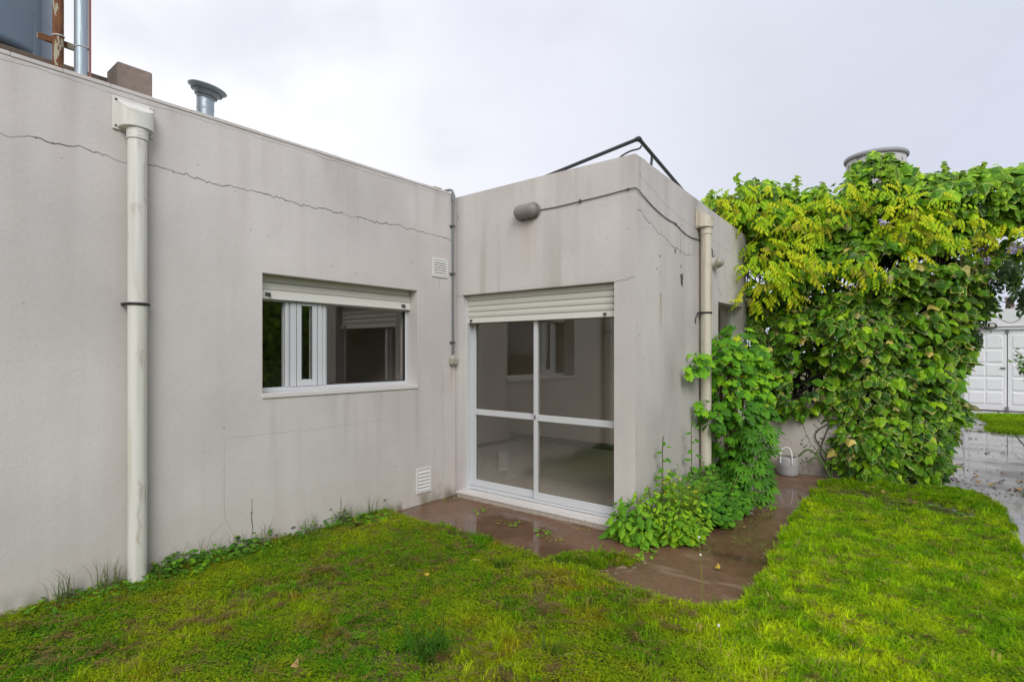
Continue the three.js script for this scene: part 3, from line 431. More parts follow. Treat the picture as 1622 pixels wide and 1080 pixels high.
// ---------------------------------------------------------------- leaves
// a leaf outline in its own plane (stem at the origin, tip towards +y), folded along the midrib and drooping to the tip
function leafGeo(half, fold, droop, rim, cIn, cRim, seed, inner = 0.72) {
  const R = rng(seed), out = [...half, [0, 1], ...half.slice(1).reverse().map(([x, y]) => [-x, y])], pos = [], col = [];
  const zz = (x, y) => -fold * Math.abs(x) * (1 + 0.45 * Math.sin(y * 9 + seed)) - droop * y * y;
  const C = [0, 0.4], P = (p, k) => { const x = C[0] + (p[0] - C[0]) * k, y = C[1] + (p[1] - C[1]) * k; return [x, y, zz(x, y)]; };
  const add = (p, c) => { pos.push(...p); col.push(...c); };
  const n = out.length, ks = out.map(() => inner + (R() - 0.5) * 0.3 * (1 - inner) * 3);
  for (let i = 0; i < n; i++) {
    const a = out[i], b = out[(i + 1) % n], ka = ks[i], kb = ks[(i + 1) % n], m = P(C, 1); m[2] += 0.02;
    const v = 0.85 + 0.3 * R(), ci = cIn.map((q) => q * v);
    add(m, ci); add(P(b, kb), ci); add(P(a, ka), ci);
    if (rim) { add(P(a, ka), ci); add(P(b, kb), ci); add(P(b, 1), cRim); add(P(a, ka), ci); add(P(b, 1), cRim); add(P(a, 1), cRim); } else { add(P(a, ka), ci); add(P(b, kb), ci); add(P(b, 1), ci); add(P(a, ka), ci); add(P(b, 1), ci); add(P(a, 1), ci); }
  }
  const g = new THREE.BufferGeometry(); g.setAttribute('position', new THREE.Float32BufferAttribute(pos, 3)); g.setAttribute('color', new THREE.Float32BufferAttribute(col, 3)); g.computeVertexNormals();
  for (let i = 0; i < g.attributes.normal.count; i++) if (g.attributes.normal.getZ(i) < 0) break;
  return g;
}
function smallLeaf(w, fold, droop, c) {    // an oval leaflet of six triangles
  const pos = [], col = [], L = [[0, 0], [0.55, 0.2], [1, 0.5], [0.7, 0.8], [0, 1]], z = (x, y) => -fold * Math.abs(x) - droop * y * y;
  for (const s of [-1, 1]) for (let i = 0; i < 4; i++) { const a = [L[i][0] * w * s, L[i][1]], b = [L[i + 1][0] * w * s, L[i + 1][1]], m = [0, clamp((a[1] + b[1]) / 2 + (i < 2 ? 0.1 : -0.1), 0.08, 0.92)]; const t = i === 0 || i === 3 ? [[0, i ? 0.5 : 0.5]] : [[0, 0.5]]; for (const q of s > 0 ? [a, b, t[0]] : [b, a, t[0]]) { pos.push(q[0], q[1], z(q[0], q[1])); col.push(...c); } }
  const g = new THREE.BufferGeometry(); g.setAttribute('position', new THREE.Float32BufferAttribute(pos, 3)); g.setAttribute('color', new THREE.Float32BufferAttribute(col, 3)); g.computeVertexNormals(); return g;
}
const leafMat = (o = {}) => new THREE.MeshPhysicalMaterial({ vertexColors: true, roughness: 0.85, transmission: 0.14, thickness: 0, specularIntensity: 0.35, clearcoat: 0.3, clearcoatRoughness: 0.25, side: THREE.DoubleSide, ...o });
function bake(list) {   // list of { g, m, c } -> one geometry
  let n = 0; for (const l of list) n += l.g.attributes.position.count;
  const P = new Float32Array(n * 3), N = new Float32Array(n * 3), C = new Float32Array(n * 3), v = new THREE.Vector3(), nm = new THREE.Matrix3(); let o = 0;
  for (const { g, m, c } of list) {
    const p = g.attributes.position, q = g.attributes.normal, k = g.attributes.color; nm.getNormalMatrix(m);
    for (let i = 0; i < p.count; i++, o += 3) { v.fromBufferAttribute(p, i).applyMatrix4(m); P[o] = v.x; P[o + 1] = v.y; P[o + 2] = v.z; v.fromBufferAttribute(q, i).applyMatrix3(nm).normalize(); N[o] = v.x; N[o + 1] = v.y; N[o + 2] = v.z; for (let j = 0; j < 3; j++) C[o + j] = (k ? k.array[i * 3 + j] : 1) * (c ? c[j] : 1); }
  }
  const b = new THREE.BufferGeometry(); b.setAttribute('position', new THREE.BufferAttribute(P, 3)); b.setAttribute('normal', new THREE.BufferAttribute(N, 3)); b.setAttribute('color', new THREE.BufferAttribute(C, 3)); return b;
}
// matrix for a leaf at p whose face looks along n and whose tip points roughly along d
function leafM(p, n, d, s, sx = 1) { const N = n.clone().normalize(), Y = d.clone().addScaledVector(N, -d.dot(N)).normalize(), X = new THREE.Vector3().crossVectors(Y, N).normalize(); return new THREE.Matrix4().makeBasis(X.multiplyScalar(s * sx), Y.multiplyScalar(s), N.multiplyScalar(s)).setPosition(p); }
const V = (x, y, z) => new THREE.Vector3(x, y, z);
// the nearest, most exposed leaves become parts of their own, the rest one mass; tints is a short palette
function foliage(parent, part, leaves, tints, base, max = 300) {
  const mats = tints.map((t) => { const m = base.clone(); m.color = lin(...t); return m; });
  const origin = parent.position;
  leaves.sort((a, b) => a.k - b.k);
  leaves.slice(0, max).forEach((l) => { const o = new THREE.Mesh(l.g, mats[l.t]); o.name = part; o.applyMatrix4(l.m); o.position.sub(origin); o.castShadow = o.receiveShadow = true; parent.add(o); });
  const rest = leaves.slice(max);
  if (rest.length) { const b = bake(rest.map((l) => ({ g: l.g, m: l.m, c: tints[l.t] }))); b.translate(-origin.x, -origin.y, -origin.z); const o = mesh('foliage', b, base, parent); o.userData.kind = 'stuff'; }
}

// ---------------------------------------------------------------- ivy on its low wall
{ const t = thing('boundary_wall', 'low stained white wall behind the plastic jug, overgrown by ivy', 'wall', [2.076, 0, -3.4]);
  const wm = plaster(0, 0, 2, 1, 512, 256, 21.5, 1.2, 0.05, (m) => { const R = rng(6); for (let i = 0; i < 90; i++) m.flake(0.45 + R() * 0.6 + 0.1, 0.1 + R() * 0.6, 0.004 + R() * 0.014, 0.004 + R() * 0.012, 0.75, i); m.crack([[0.56, 0.68], [0.62, 0.5], [0.75, 0.3], [0.88, 0.12]], 0.006, 0.9, 3, 0.03); m.crack([[0.3, 0.6], [0.38, 0.42], [0.46, 0.35]], 0.003, 0.5, 4, 0.03); }, (u, v) => [sstep(0.22, 0.02, v) * fbm(u * 8, v * 8, 4) * 0.9, 0]);
  wm.color = lin(1, 0.98, 0.95);
  const g = box(0, 1.12, -0.1, 0.9, -0.16, 0, 0.01); boxUV(g, (x, y) => [x / 2, y]); mesh('wall_panel', g, wm, t); }

const IVY = [[1.73, 3.23, -3.14, 0.38, 0.32, 0.40], [2.17, 3.24, -3.37, 0.45, 0.42, 0.50], [2.73, 3.18, -3.70, 0.50, 0.45, 0.50], [3.36, 3.42, -4.0, 0.42, 0.5, 0.46], [3.88, 3.2, -4.02, 0.52, 0.45, 0.54], [4.34, 3.25, -4.35, 0.50, 0.40, 0.50], [4.77, 3.07, -4.56, 0.42, 0.36, 0.40], [2.16, 2.56, -3.43, 0.36, 0.45, 0.45], [2.75, 2.52, -3.58, 0.50, 0.50, 0.50], [3.36, 2.52, -3.66, 0.54, 0.52, 0.56], [3.83, 2.58, -3.92, 0.54, 0.52, 0.56], [4.26, 2.80, -4.28, 0.38, 0.36, 0.40], [2.16, 1.74, -3.51, 0.34, 0.45, 0.40], [2.55, 1.74, -3.68, 0.45, 0.45, 0.45], [3.16, 1.73, -3.76, 0.52, 0.5, 0.54], [3.65, 1.80, -3.94, 0.52, 0.5, 0.54], [4.02, 2.17, -4.24, 0.40, 0.40, 0.40], [2.22, 1.02, -3.5, 0.30, 0.34, 0.32], [2.63, 1.1, -3.55, 0.42, 0.36, 0.40], [3.24, 1.03, -3.72, 0.46, 0.45, 0.45], [3.69, 1.18, -4.02, 0.46, 0.42, 0.45], [4.02, 1.57, -4.37, 0.28, 0.38, 0.35], [3.34, 0.34, -3.48, 0.34, 0.42, 0.34], [3.1, 0.85, -3.5, 0.2, 0.22, 0.2], [3.66, 0.38, -3.78, 0.40, 0.45, 0.40], [3.9, 0.8, -4.16, 0.30, 0.40, 0.35]];
const ivyG = (rim, seed, cIn) => leafGeo([[0, 0.03], [0.17, -0.17], [0.38, -0.1], [0.6, 0.2], [0.4, 0.38], [0.25, 0.68]], 0.55, 0.3, true, cIn, rim, seed, 0.8);
const ivyV = [ivyG([0.5, 0.55, 0.13], 1, [0.085, 0.225, 0.006]), ivyG([0.38, 0.5, 0.06], 2, [0.15, 0.31, 0.007]), ivyG([0.1, 0.3, 0.008], 3, [0.1, 0.25, 0.006]), ivyG([0.5, 0.52, 0.18], 4, [0.035, 0.115, 0.007]), ivyG([0.24, 0.48, 0.012], 5, [0.26, 0.46, 0.01]), ivyG([0.5, 0.45, 0.2], 6, [0.42, 0.36, 0.12])];
const ivy = thing('ivy', 'large variegated green ivy covering the low wall and hanging over its end', 'ivy', [3.1, 0, -3.8]);
{
  IVY.forEach((e, i) => { if (e[1] > 1.2) { e[2] += (h2(i, 5) - 0.5) * 0.3; e[1] += (h2(i, 9) - 0.5) * 0.12; } });
  const R = rng(42), L = [], rn = () => (R() + R() + R() - 1.5) / 1.5;
  const inside = (p, skip, k) => IVY.some((e, i) => i !== skip && ((p.x - e[0]) / e[3]) ** 2 + ((p.y - e[1]) / e[4]) ** 2 + ((p.z - e[2]) / e[5]) ** 2 < k * k);
  IVY.forEach((e, ei) => {
    const N = Math.round(2500 * (e[3] * e[4] + e[4] * e[5] + e[3] * e[5]) / 0.6);
    for (let i = 0; i < N; i++) {
      const u = V(R() * 2 - 1, R() * 2 - 1, R() * 2 - 1); if (u.lengthSq() > 1 || u.lengthSq() < 0.01) continue; u.normalize();
      if (u.z < -0.45 && R() < 0.8) continue;
      const lump = 0.72 + 0.56 * fbm(u.x * 2.2 + e[0] * 3, u.y * 2.2 + u.z + e[1] * 3, 3), k = lump * (0.8 + 0.46 * fbm(u.x * 9 + e[0] * 7, u.y * 9 + u.z * 5 + e[1] * 7, 2)) * (1.06 - 0.5 * R() * R());
      const p = V(e[0] + u.x * e[3] * k, e[1] + u.y * e[4] * k, e[2] + u.z * e[5] * k);
      if (p.y < 0.03 || inside(p, ei, 0.66)) continue;
      const cav = fbm((p.x + p.z * 0.5) * 2.6 + 5, p.y * 4.4 + p.z, 3); if (p.y < 3.0 && p.y > 0.75 && cav > 0.6 && k > lump * 0.7) continue;
      if (p.x < EX + 0.06 && p.y < 3.16 && p.z > -3.12) continue;
      const n = V(u.x * 0.45 + rn() * 0.75, 0.62 + u.y * 0.3 + rn() * 0.6, u.z * 0.5 + 0.3 + rn() * 0.7), d = V(rn() * 0.8 + u.x * 0.7, -0.75 + rn() * 0.35, rn() * 0.6 + u.z * 0.6 + 0.2);
      const top = sstep(2.1, 3.3, p.y), s = (0.05 + 0.075 * R()) * (R() < 0.12 ? 1.45 : 1) * (0.95 + 0.1 * top), r = R();
      const type = r < 0.3 - 0.2 * top ? 0 : r < 0.5 ? 1 : r < 0.68 ? 2 : r < 0.84 - 0.14 * top ? 3 : r < 0.945 + 0.05 * top ? 4 : 5;
      L.push({ g: ivyV[type], m: leafM(p, n, d, s, 0.85 + 0.3 * R()), t: Math.floor(R() * 4), k: p.distanceTo(CAM) - 0.9 * (k - 1) + (u.z < 0.1 ? 1 : 0) });
    }
  });
  foliage(ivy, 'leaf', L, [[1.05, 1.1, 1], [0.5, 0.58, 0.65], [1.5, 1.4, 1], [0.75, 0.85, 0.85]], leafMat());
  const stem = M([0.1, 0.075, 0.05], 0.9), st = [];
  for (let i = 0; i < 26; i++) { const x = 2.3 + R() * 1.7, z = -3.75 - (x - 2.3) * 0.3; st.push(tube([[x - 3.1, 0, z + 3.8], [x - 3.1 + rn() * 0.2, 0.7, z + 3.8 + rn() * 0.15], [x - 3.1 + rn() * 0.4, 1.7, z + 3.8 + rn() * 0.2], [x - 3.1 + rn() * 0.6, 2.7, z + 3.75 + rn() * 0.2]], 0.012 + R() * 0.02, 16, 5)); }
  for (const [a, b, c] of [[[2.95, 0.62, -3.38], [2.86, 0.3, -3.385], [2.98, 0.1, -3.38]], [[3.0, 0.7, -3.38], [2.8, 0.5, -3.385], [2.94, 0.25, -3.38]]]) st.push(tube([a, b, c].map((p) => [p[0] - 3.1, p[1], p[2] + 3.8]), 0.006, 12, 5));
  mesh('stem', st, M([0.05, 0.04, 0.025], 0.9), ivy);
}
// the mass has a shaded thicket of twigs behind the leaves
{ const R = rng(17), list = []; for (const e of IVY) for (let i = 0; i < 26; i++) { const q = () => [e[0] - 3.1 + (R() - 0.5) * e[3] * 1.3, Math.max(0.02, e[1] + (R() - 0.5) * e[4] * 1.3), e[2] + 3.8 + (R() - 0.5) * e[5] * 1.3]; list.push(tube([q(), q(), q()], 0.004 + 0.006 * R(), 6, 4)); } const o = mesh('twig', list, M([0.03, 0.026, 0.016], 0.95), ivy); o.userData.kind = 'stuff'; }

// ---------------------------------------------------------------- wisteria with yellow young leaves, climbing over the ivy
const wis = thing('wisteria', 'yellow young compound leaves and lilac flowers of a climber over the ivy', 'climber', [3.1, 0, -3.2]);
{
  const R = rng(88), rn = () => (R() + R() + R() - 1.5) / 1.5, lf = smallLeaf(0.24, 0.25, 0.25, [1, 1, 1]);
  const spray = (pairs, len) => { const l = []; for (let i = 0; i < pairs; i++) for (const s of [-1, 1]) { const y = 0.2 + 0.8 * i / pairs, a = s * (1.0 - 0.25 * i / pairs); l.push({ g: lf, m: new THREE.Matrix4().compose(V(0, y, -0.5 * y * y), new THREE.Quaternion().setFromEuler(new THREE.Euler(-0.25 - 0.5 * y, s * 0.35, -a)), V(len, len, len)) }); } l.push({ g: lf, m: new THREE.Matrix4().compose(V(0, 1, -0.5), new THREE.Quaternion().setFromEuler(new THREE.Euler(-0.7, 0, 0)), V(len, len, len)) }); return bake(l); };
  const G = [spray(3, 0.42), spray(4, 0.36), spray(5, 0.32)];
  const W = [[1.90, 3.31, -2.71, 0.2], [2.22, 3.13, -2.74, 0.24], [2.37, 3.36, -2.89, 0.2], [2.16, 2.2, -2.67, 0.2], [2.36, 2.43, -2.7, 0.26], [2.56, 2.65, -2.86, 0.26], [2.73, 2.51, -2.95, 0.24], [2.91, 3.18, -3.17, 0.28], [2.76, 3.01, -2.97, 0.24], [3.08, 3.33, -3.31, 0.24], [3.28, 2.6, -3.1, 0.16], [3.42, 2.38, -3.14, 0.13], [3.49, 3.34, -3.5, 0.2], [3.68, 3.03, -3.36, 0.24], [3.87, 3.10, -3.42, 0.24], [3.79, 2.86, -3.32, 0.22], [3.73, 2.56, -3.34, 0.13], [4.22, 2.85, -3.65, 0.2], [4.59, 2.79, -3.87, 0.22], [2.57, 3.07, -2.9, 0.22], [2.99, 2.43, -3.1, 0.14], [2.51, 2.23, -2.95, 0.18], [3.20, 2.5, -3.08, 0.14], [4.01, 2.78, -3.42, 0.16], [2.04, 3.5, -2.9, 0.18], [2.3, 2.75, -2.85, 0.16]];
  const L = [];
  for (const [x, y, z, r] of W) { const N = Math.round(46 * (r / 0.22) ** 2); for (let i = 0; i < N; i++) { const u = V(R() * 2 - 1, R() * 2 - 1, R() * 2 - 1).normalize(), k = 0.5 + 0.6 * R(); if (u.z < -0.3) continue; const p = V(x + u.x * r * k * 1.25, y + u.y * r * k * 0.8, z + u.z * r * k * 0.8); if (p.x < EX + 0.05 && p.y < 3.0 && p.z > -3.1) continue; const low = u.y < -0.1 && R() < 0.4; L.push({ g: G[Math.floor(R() * 3)], m: leafM(p, V(u.x * 0.5 + rn() * 0.7, 0.85 + rn() * 0.5, 0.4 + rn() * 0.7), V(u.x * 1.2 + rn() * 1.1, 0.1 + rn() * 0.6, 0.5 + rn() * 0.8), 0.1 + 0.08 * R()), t: low ? 3 : Math.floor(R() * 3), k: p.distanceTo(CAM) - k }); } }
  // dark older sprays on the free-hanging shoots at the right
  const dk = [];
  for (const [x, y, z] of [[4.54, 2.46, -3.87], [4.65, 2.32, -3.95], [4.7, 2.18, -3.91], [4.47, 2.33, -3.93], [4.42, 2.13, -4.02], [4.36, 1.98, -4.13], [4.66, 2.5, -3.8], [4.75, 2.1, -3.95], [4.3, 1.8, -4.2], [4.62, 2.4, -3.9]]) for (let i = 0; i < 13; i++) { const p = V(x + rn() * 0.14, y + rn() * 0.12, z + rn() * 0.14); dk.push({ g: G[Math.floor(R() * 3)], m: leafM(p, V(rn(), 0.7 + rn() * 0.4, 0.5 + rn()), V(rn(), -0.6, rn() + 0.2), 0.1 + 0.06 * R()), t: 4 + Math.floor(R() * 2), k: p.distanceTo(CAM) + 2 }); }
  foliage(wis, 'leaf', [...L, ...dk], [[0.52, 0.66, 0.008], [0.36, 0.58, 0.008], [0.62, 0.66, 0.01], [0.36, 0.36, 0.012], [0.06, 0.13, 0.02], [0.045, 0.085, 0.03]], leafMat({ clearcoat: 0.1, transmission: 0.3 }));
  const fl = (x, y, z, n) => { const l = [], g = new THREE.SphereGeometry(1, 6, 5); for (let i = 0; i < n; i++) { const m = new THREE.Matrix4().compose(V(x + rn() * 0.06 - 3.1, y + rn() * 0.05, z + rn() * 0.05 + 3.2), new THREE.Quaternion().setFromEuler(new THREE.Euler(R() * 3, R() * 3, 0)), V(0.013, 0.007, 0.011)); l.push(g.clone().applyMatrix4(m)); } mesh('flower_cluster', l, M([0.5, 0.46, 0.72], 0.7), wis); };
  for (const [x, y, z, n] of [[3.52, 2.94, -3.14, 30], [4.4, 2.52, -3.86, 40], [4.34, 2.64, -3.82, 24], [4.6, 2.6, -3.77, 46], [4.69, 2.62, -3.84, 50], [4.62, 2.66, -3.8, 30]]) fl(x, y, z, n);
  const st = []; for (let i = 0; i < 14; i++) { const x = 3.6 + R() * 0.9, y = 2.75 + rn() * 0.1, z = -3.5 - (x - 3.6) * 0.35; st.push(tube([[x - 3.1, y, z + 3.2], [x - 3.1 + rn() * 0.1, y - 0.2, z + 3.22], [x - 3.1 + rn() * 0.14, y - 0.4 - R() * 0.15, z + 3.18], [x - 3.1 + rn() * 0.2, y - 0.45, z + 3.15]], 0.005, 14, 5)); }
  for (const [a, b] of [[[4.2, 2.6, -4.0], [4.8, 2.2, -3.9]], [[4.1, 2.2, -4.1], [4.36, 1.75, -4.2]], [[4.4, 2.6, -3.9], [4.9, 2.55, -3.8]]]) st.push(tube([a, [(a[0] + b[0]) / 2, (a[1] + b[1]) / 2 - 0.06, (a[2] + b[2]) / 2], b].map((p) => [p[0] - 3.1, p[1], p[2] + 3.2]), 0.006, 12, 5));
  mesh('stem', st, M([0.13, 0.09, 0.05], 0.9), wis);
  // shoots that stand free above the mass
  const sp = [], sl = [];
  for (const [x, y, z, h] of [[1.77, 3.35, -2.64, 0.16], [2.04, 3.5, -2.9, 0.22], [2.2, 3.48, -3.03, 0.2], [2.64, 3.38, -3.11, 0.24], [3.45, 3.6, -3.5, 0.2], [3.6, 3.5, -3.62, 0.2], [4.06, 3.5, -3.86, 0.2], [4.35, 3.5, -4.0, 0.16], [4.68, 3.3, -3.97, 0.16], [2.9, 3.4, -3.3, 0.15], [3.2, 3.5, -3.5, 0.18]]) { const q = [x + rn() * 0.08, y + h, z + rn() * 0.08]; sp.push(tube([[x, y - 0.15, z], [x + rn() * 0.03, y + h * 0.5, z], q].map((p) => [p[0] - 3.1, p[1], p[2] + 3.2]), 0.004, 8, 5)); for (let i = 0; i < 9; i++) { const f = i / 8; sl.push({ g: ivyV[4], m: leafM(V(mix(x, q[0], f) + rn() * 0.03, mix(y, q[1], f), mix(z, q[2], f) + rn() * 0.03), V(rn(), 0.6, 0.6 + rn()), V(rn() * 1.2, -0.4 + rn() * 0.6, rn()), 0.05 + 0.035 * R()), c: [0.8, 0.8, 0.8] }); } }
  mesh('shoot', sp, M([0.14, 0.12, 0.05], 0.9), wis);
  const b = bake(sl); b.translate(-3.1, 0, 3.2); mesh('shoot_leaf', b, leafMat(), wis).userData.kind = 'stuff';
}

// ---------------------------------------------------------------- shrub before the side drainpipe
{
  const R = rng(133), rn = () => (R() + R() + R() - 1.5) / 1.5, lf = smallLeaf(0.33, 0.2, 0.2, [1, 1, 1]);
  const t = thing('shrub', 'bright green leafy shrub growing against the side drainpipe', 'shrub', [2.3, 0, -1.75]);
  const comp = (n, w) => { const l = []; for (let i = 0; i < n; i++) { const a = n === 1 ? 0 : mix(-1.75, 1.75, i / (n - 1)), mid = 1 - Math.abs(a) / 3; l.push({ g: lf, m: new THREE.Matrix4().compose(V(Math.sin(a) * 0.06, 0.35 + 0.2 * Math.cos(a), 0), new THREE.Quaternion().setFromEuler(new THREE.Euler(-0.2, 0, -a)), V(w * mid, 0.6 * mid, 0.5 * mid)) }); } return bake(l); };
  const G = [comp(5, 0.62), comp(7, 0.55), comp(5, 0.7)], P = [comp(7, 0.28), comp(9, 0.26)];
  const E = [[2.26, 1.49, -1.71, 0.20, 0.18, 0.20, 0], [2.14, 1.42, -1.23, 0.10, 0.11, 0.10, 0], [2.08, 1.30, -0.99, 0.05, 0.09, 0.05, 0], [2.38, 1.43, -2.00, 0.18, 0.18, 0.18, 0], [2.26, 1.15, -1.71, 0.20, 0.18, 0.20, 0], [2.43, 1.12, -2.04, 0.15, 0.20, 0.15, 0], [2.20, 0.88, -1.47, 0.09, 0.11, 0.09, 0], [2.37, 0.87, -1.80, 0.18, 0.16, 0.18, 0], [2.53, 0.66, -1.74, 0.13, 0.15, 0.13, 1], [2.49, 0.38, -1.64, 0.13, 0.15, 0.13, 1], [2.27, 0.57, -1.72, 0.13, 0.16, 0.13, 0], [2.54, 0.17, -1.61, 0.10, 0.10, 0.10, 1], [2.13, 0.99, -1.29, 0.04, 0.07, 0.04, 0], [2.31, 1.71, -1.88, 0.12, 0.10, 0.12, 0], [2.30, 0.25, -1.68, 0.12, 0.14, 0.12, 0], [2.53, 0.87, -1.87, 0.10, 0.10, 0.10, 0]];
  const L = [];
  for (const e of E) { const N = Math.round(200 * (e[3] * e[4] + e[4] * e[5]) / 0.11); for (let i = 0; i < N; i++) { const u = V(R() * 2 - 1, R() * 2 - 1, R() * 2 - 1).normalize(), k = 0.45 + 0.62 * R(); const p = V(e[0] + u.x * e[3] * k * 1.1, e[1] + u.y * e[4] * k * 1.2, e[2] + u.z * e[5] * k * 1.1); if (p.x < EX + 0.03 || p.y < 0.02) continue; L.push({ g: e[6] ? P[i % 2] : G[i % 3], m: leafM(p, V(u.x * 0.4 + rn() * 0.4, 0.8 + rn() * 0.3, 0.5 + rn() * 0.4), V(u.x + rn() * 0.6 + 0.1, -0.1 + rn() * 0.4, u.z + 0.4 + rn() * 0.6), (e[6] ? 0.14 : 0.085) + 0.05 * R()), t: e[1] < 0.95 ? (R() < 0.65 ? 3 : 2) : R() < 0.02 ? 4 : R() < 0.25 ? 3 : Math.floor(R() * 3), k: p.distanceTo(CAM) - 0.35 * k }); } }
  foliage(t, 'leaf', L, [[0.16, 0.42, 0.008], [0.25, 0.52, 0.01], [0.1, 0.3, 0.008], [0.055, 0.19, 0.008], [0.5, 0.55, 0.012]], leafMat({ clearcoat: 0.2, transmission: 0.22 }));
  const st = []; for (let i = 0; i < 16; i++) { const a = rn() * 0.12, b = rn() * 0.1; st.push(tube([[a, 0, b], [a * 1.6 + rn() * 0.05, 0.5, b + rn() * 0.05], [a * 2 + rn() * 0.12, 1.1, b + rn() * 0.12], [a * 1.5 + rn() * 0.15, 1.3 + R() * 0.2, b + rn() * 0.15]], 0.007 + R() * 0.008, 14, 6)); }
  mesh('stem', st, M([0.16, 0.11, 0.05], 0.9), t);
}

// ---------------------------------------------------------------- weeds at the corner of the house
{
  const R = rng(211), rn = () => (R() + R() + R() - 1.5) / 1.5;
  const ov = leafGeo([[0, 0], [0.2, 0.12], [0.31, 0.34], [0.27, 0.56], [0.16, 0.8]], 0.35, 0.25, false, [1, 1, 1], [1, 1, 1], 3), rd = leafGeo([[0, 0.05], [0.3, -0.05], [0.52, 0.2], [0.54, 0.5], [0.35, 0.85]], 0.15, 0.1, false, [1, 1, 1], [1, 1, 1], 5, 0.8);
  const stemM = M([0.14, 0.2, 0.04], 0.8), tall = M([0.13, 0.12, 0.05], 0.9);
  const many = (n, x0, x1, z0, z1, h0, h1, k) => { const o = []; for (let i = 0; i < n; i++) { const x = mix(x0, x1, R()), z = mix(z0, z1, R()), f = 1 - clamp((x - x0) / (x1 - x0)) * 0.75; o.push([x, z, mix(h0, h1, R()) * f, k]); } return o; };
  const leafy = (name, label, cat, x, z, spots, tints, g, size, group) => {
    const t = thing(name, label, cat, [x, 0, z], group), L = [], st = [];
    for (const [dx, dz, h, n] of spots) {
      const tip = [dx + rn() * 0.04, h, dz + rn() * 0.04]; st.push(tube([[dx * 0.5, -0.01, dz * 0.5], [dx * 0.8, h * 0.5, dz * 0.8], tip], 0.004, 8, 5));
      for (let i = 0; i < n; i++) { const f = 0.2 + 0.8 * i / n, a = i * 2.4 + R(), r = size * (0.3 + 0.5 * (1 - f) + 0.2 * R()); const p = V(x + mix(dx * 0.5, tip[0], f) + Math.cos(a) * r * 0.7, h * f + rn() * 0.015 + 0.02, z + mix(dz * 0.5, tip[2], f) + Math.sin(a) * r * 0.7); if (p.z > -0.01 && p.x < EX && p.z < 0.03) p.z = 0.03; L.push({ g, m: leafM(p, V(Math.cos(a) * 0.3 + rn() * 0.3, 1, Math.sin(a) * 0.3 + 0.3 + rn() * 0.3), V(Math.cos(a), -0.15 + rn() * 0.3, Math.sin(a)), size * (0.6 + 0.5 * R()) * (0.75 + 0.5 * (1 - f))), t: Math.floor(R() * tints.length), k: p.distanceTo(CAM) - p.y }); }
    }
    foliage(t, 'leaf', L, tints, leafMat({ clearcoat: 0.12, transmission: 0.25 })); mesh('stem', st, stemM, t); return t;
  };
  const G1 = [[0.15, 0.38, 0.012], [0.2, 0.42, 0.015], [0.1, 0.28, 0.01]], G2 = [[0.09, 0.27, 0.012], [0.12, 0.33, 0.014], [0.06, 0.2, 0.01]], GY = [[0.22, 0.44, 0.01], [0.3, 0.5, 0.012], [0.14, 0.34, 0.01]];
  leafy('broadleaf_weed', 'broad bright green weed beside the end of the white door step', 'weed', 2.09, 0.13, [[-0.1, 0.02, 0.34, 12], [0, 0, 0.3, 12], [0.1, 0.04, 0.26, 11], [-0.02, 0.12, 0.2, 10], [-0.13, 0.1, 0.2, 9], [0.14, 0.12, 0.2, 9], [0.06, -0.06, 0.33, 11], [0.2, 0.02, 0.24, 10], ...many(10, -0.1, 0.2, -0.02, 0.12, 0.14, 0.34, 11)], G1, ov, 0.105);
  leafy('nettle_weed', 'yellowish green weed with yellow flowers before the side wall, middle of the clump', 'weed', 2.3, -0.12, [[-0.1, -0.1, 0.52, 16], [0, -0.05, 0.44, 15], [0.1, 0, 0.36, 14], [0.15, 0.15, 0.26, 12], [-0.05, 0.2, 0.24, 12], [0.05, 0.22, 0.18, 11], [0.2, -0.15, 0.34, 13], [-0.12, 0.08, 0.4, 13], [0.22, 0.03, 0.22, 12], [0.12, 0.26, 0.12, 10], [-0.1, 0.27, 0.12, 10], ...many(70, -0.2, 0.3, -0.5, 0.22, 0.16, 0.54, 12)], GY, ov, 0.075);
  leafy('ground_elder', 'low round-leaved green weed at the foot of the shrub and drainpipe', 'weed', 2.42, -0.85, [[-0.2, -0.4, 0.38, 16], [-0.1, -0.2, 0.36, 16], [0, 0, 0.32, 16], [-0.2, 0.05, 0.36, 15], [0.1, -0.3, 0.3, 16], [0.1, 0.15, 0.22, 14], [-0.05, 0.3, 0.26, 15], [0.15, -0.05, 0.2, 14], [-0.25, -0.15, 0.42, 14], [0.05, -0.5, 0.32, 14], [0.02, 0.38, 0.16, 12], [-0.16, 0.36, 0.3, 14], [0.2, -0.4, 0.18, 12], ...many(80, -0.32, 0.24, -0.75, 0.4, 0.22, 0.46, 13)], G2, rd, 0.062);
  { // feathery fronds
    const t = thing('fennel', 'feathery yellow green fennel in the clump by the house corner', 'weed', [2.36, 0, -0.28]), l = [], R2 = rng(7);
    for (let i = 0; i < 26; i++) { const a = R2() * 6.28, L = 0.28 + 0.26 * R2(), b = [Math.cos(a) * L * 0.5, L, Math.sin(a) * L * 0.5]; if (2.36 + b[0] * 1.2 < EX + 0.03) continue; l.push(tube([[0, 0, 0], [b[0] * 0.4, L * 0.6, b[2] * 0.4], b], 0.0022, 6, 4)); for (let k = 0; k < 26; k++) { const f = 0.35 + 0.65 * R2(), p = [mix(0, b[0], f * f), L * f, mix(0, b[2], f * f)], e = 0.07 * (1.2 - f * 0.6); l.push(rod(p, [p[0] + (R2() - 0.5) * 2 * e, p[1] + (R2() - 0.2) * e, p[2] + (R2() - 0.5) * 2 * e], 0.0013, 3)); } }
    mesh('frond', l, M([0.2, 0.33, 0.02], 0.8), t); }
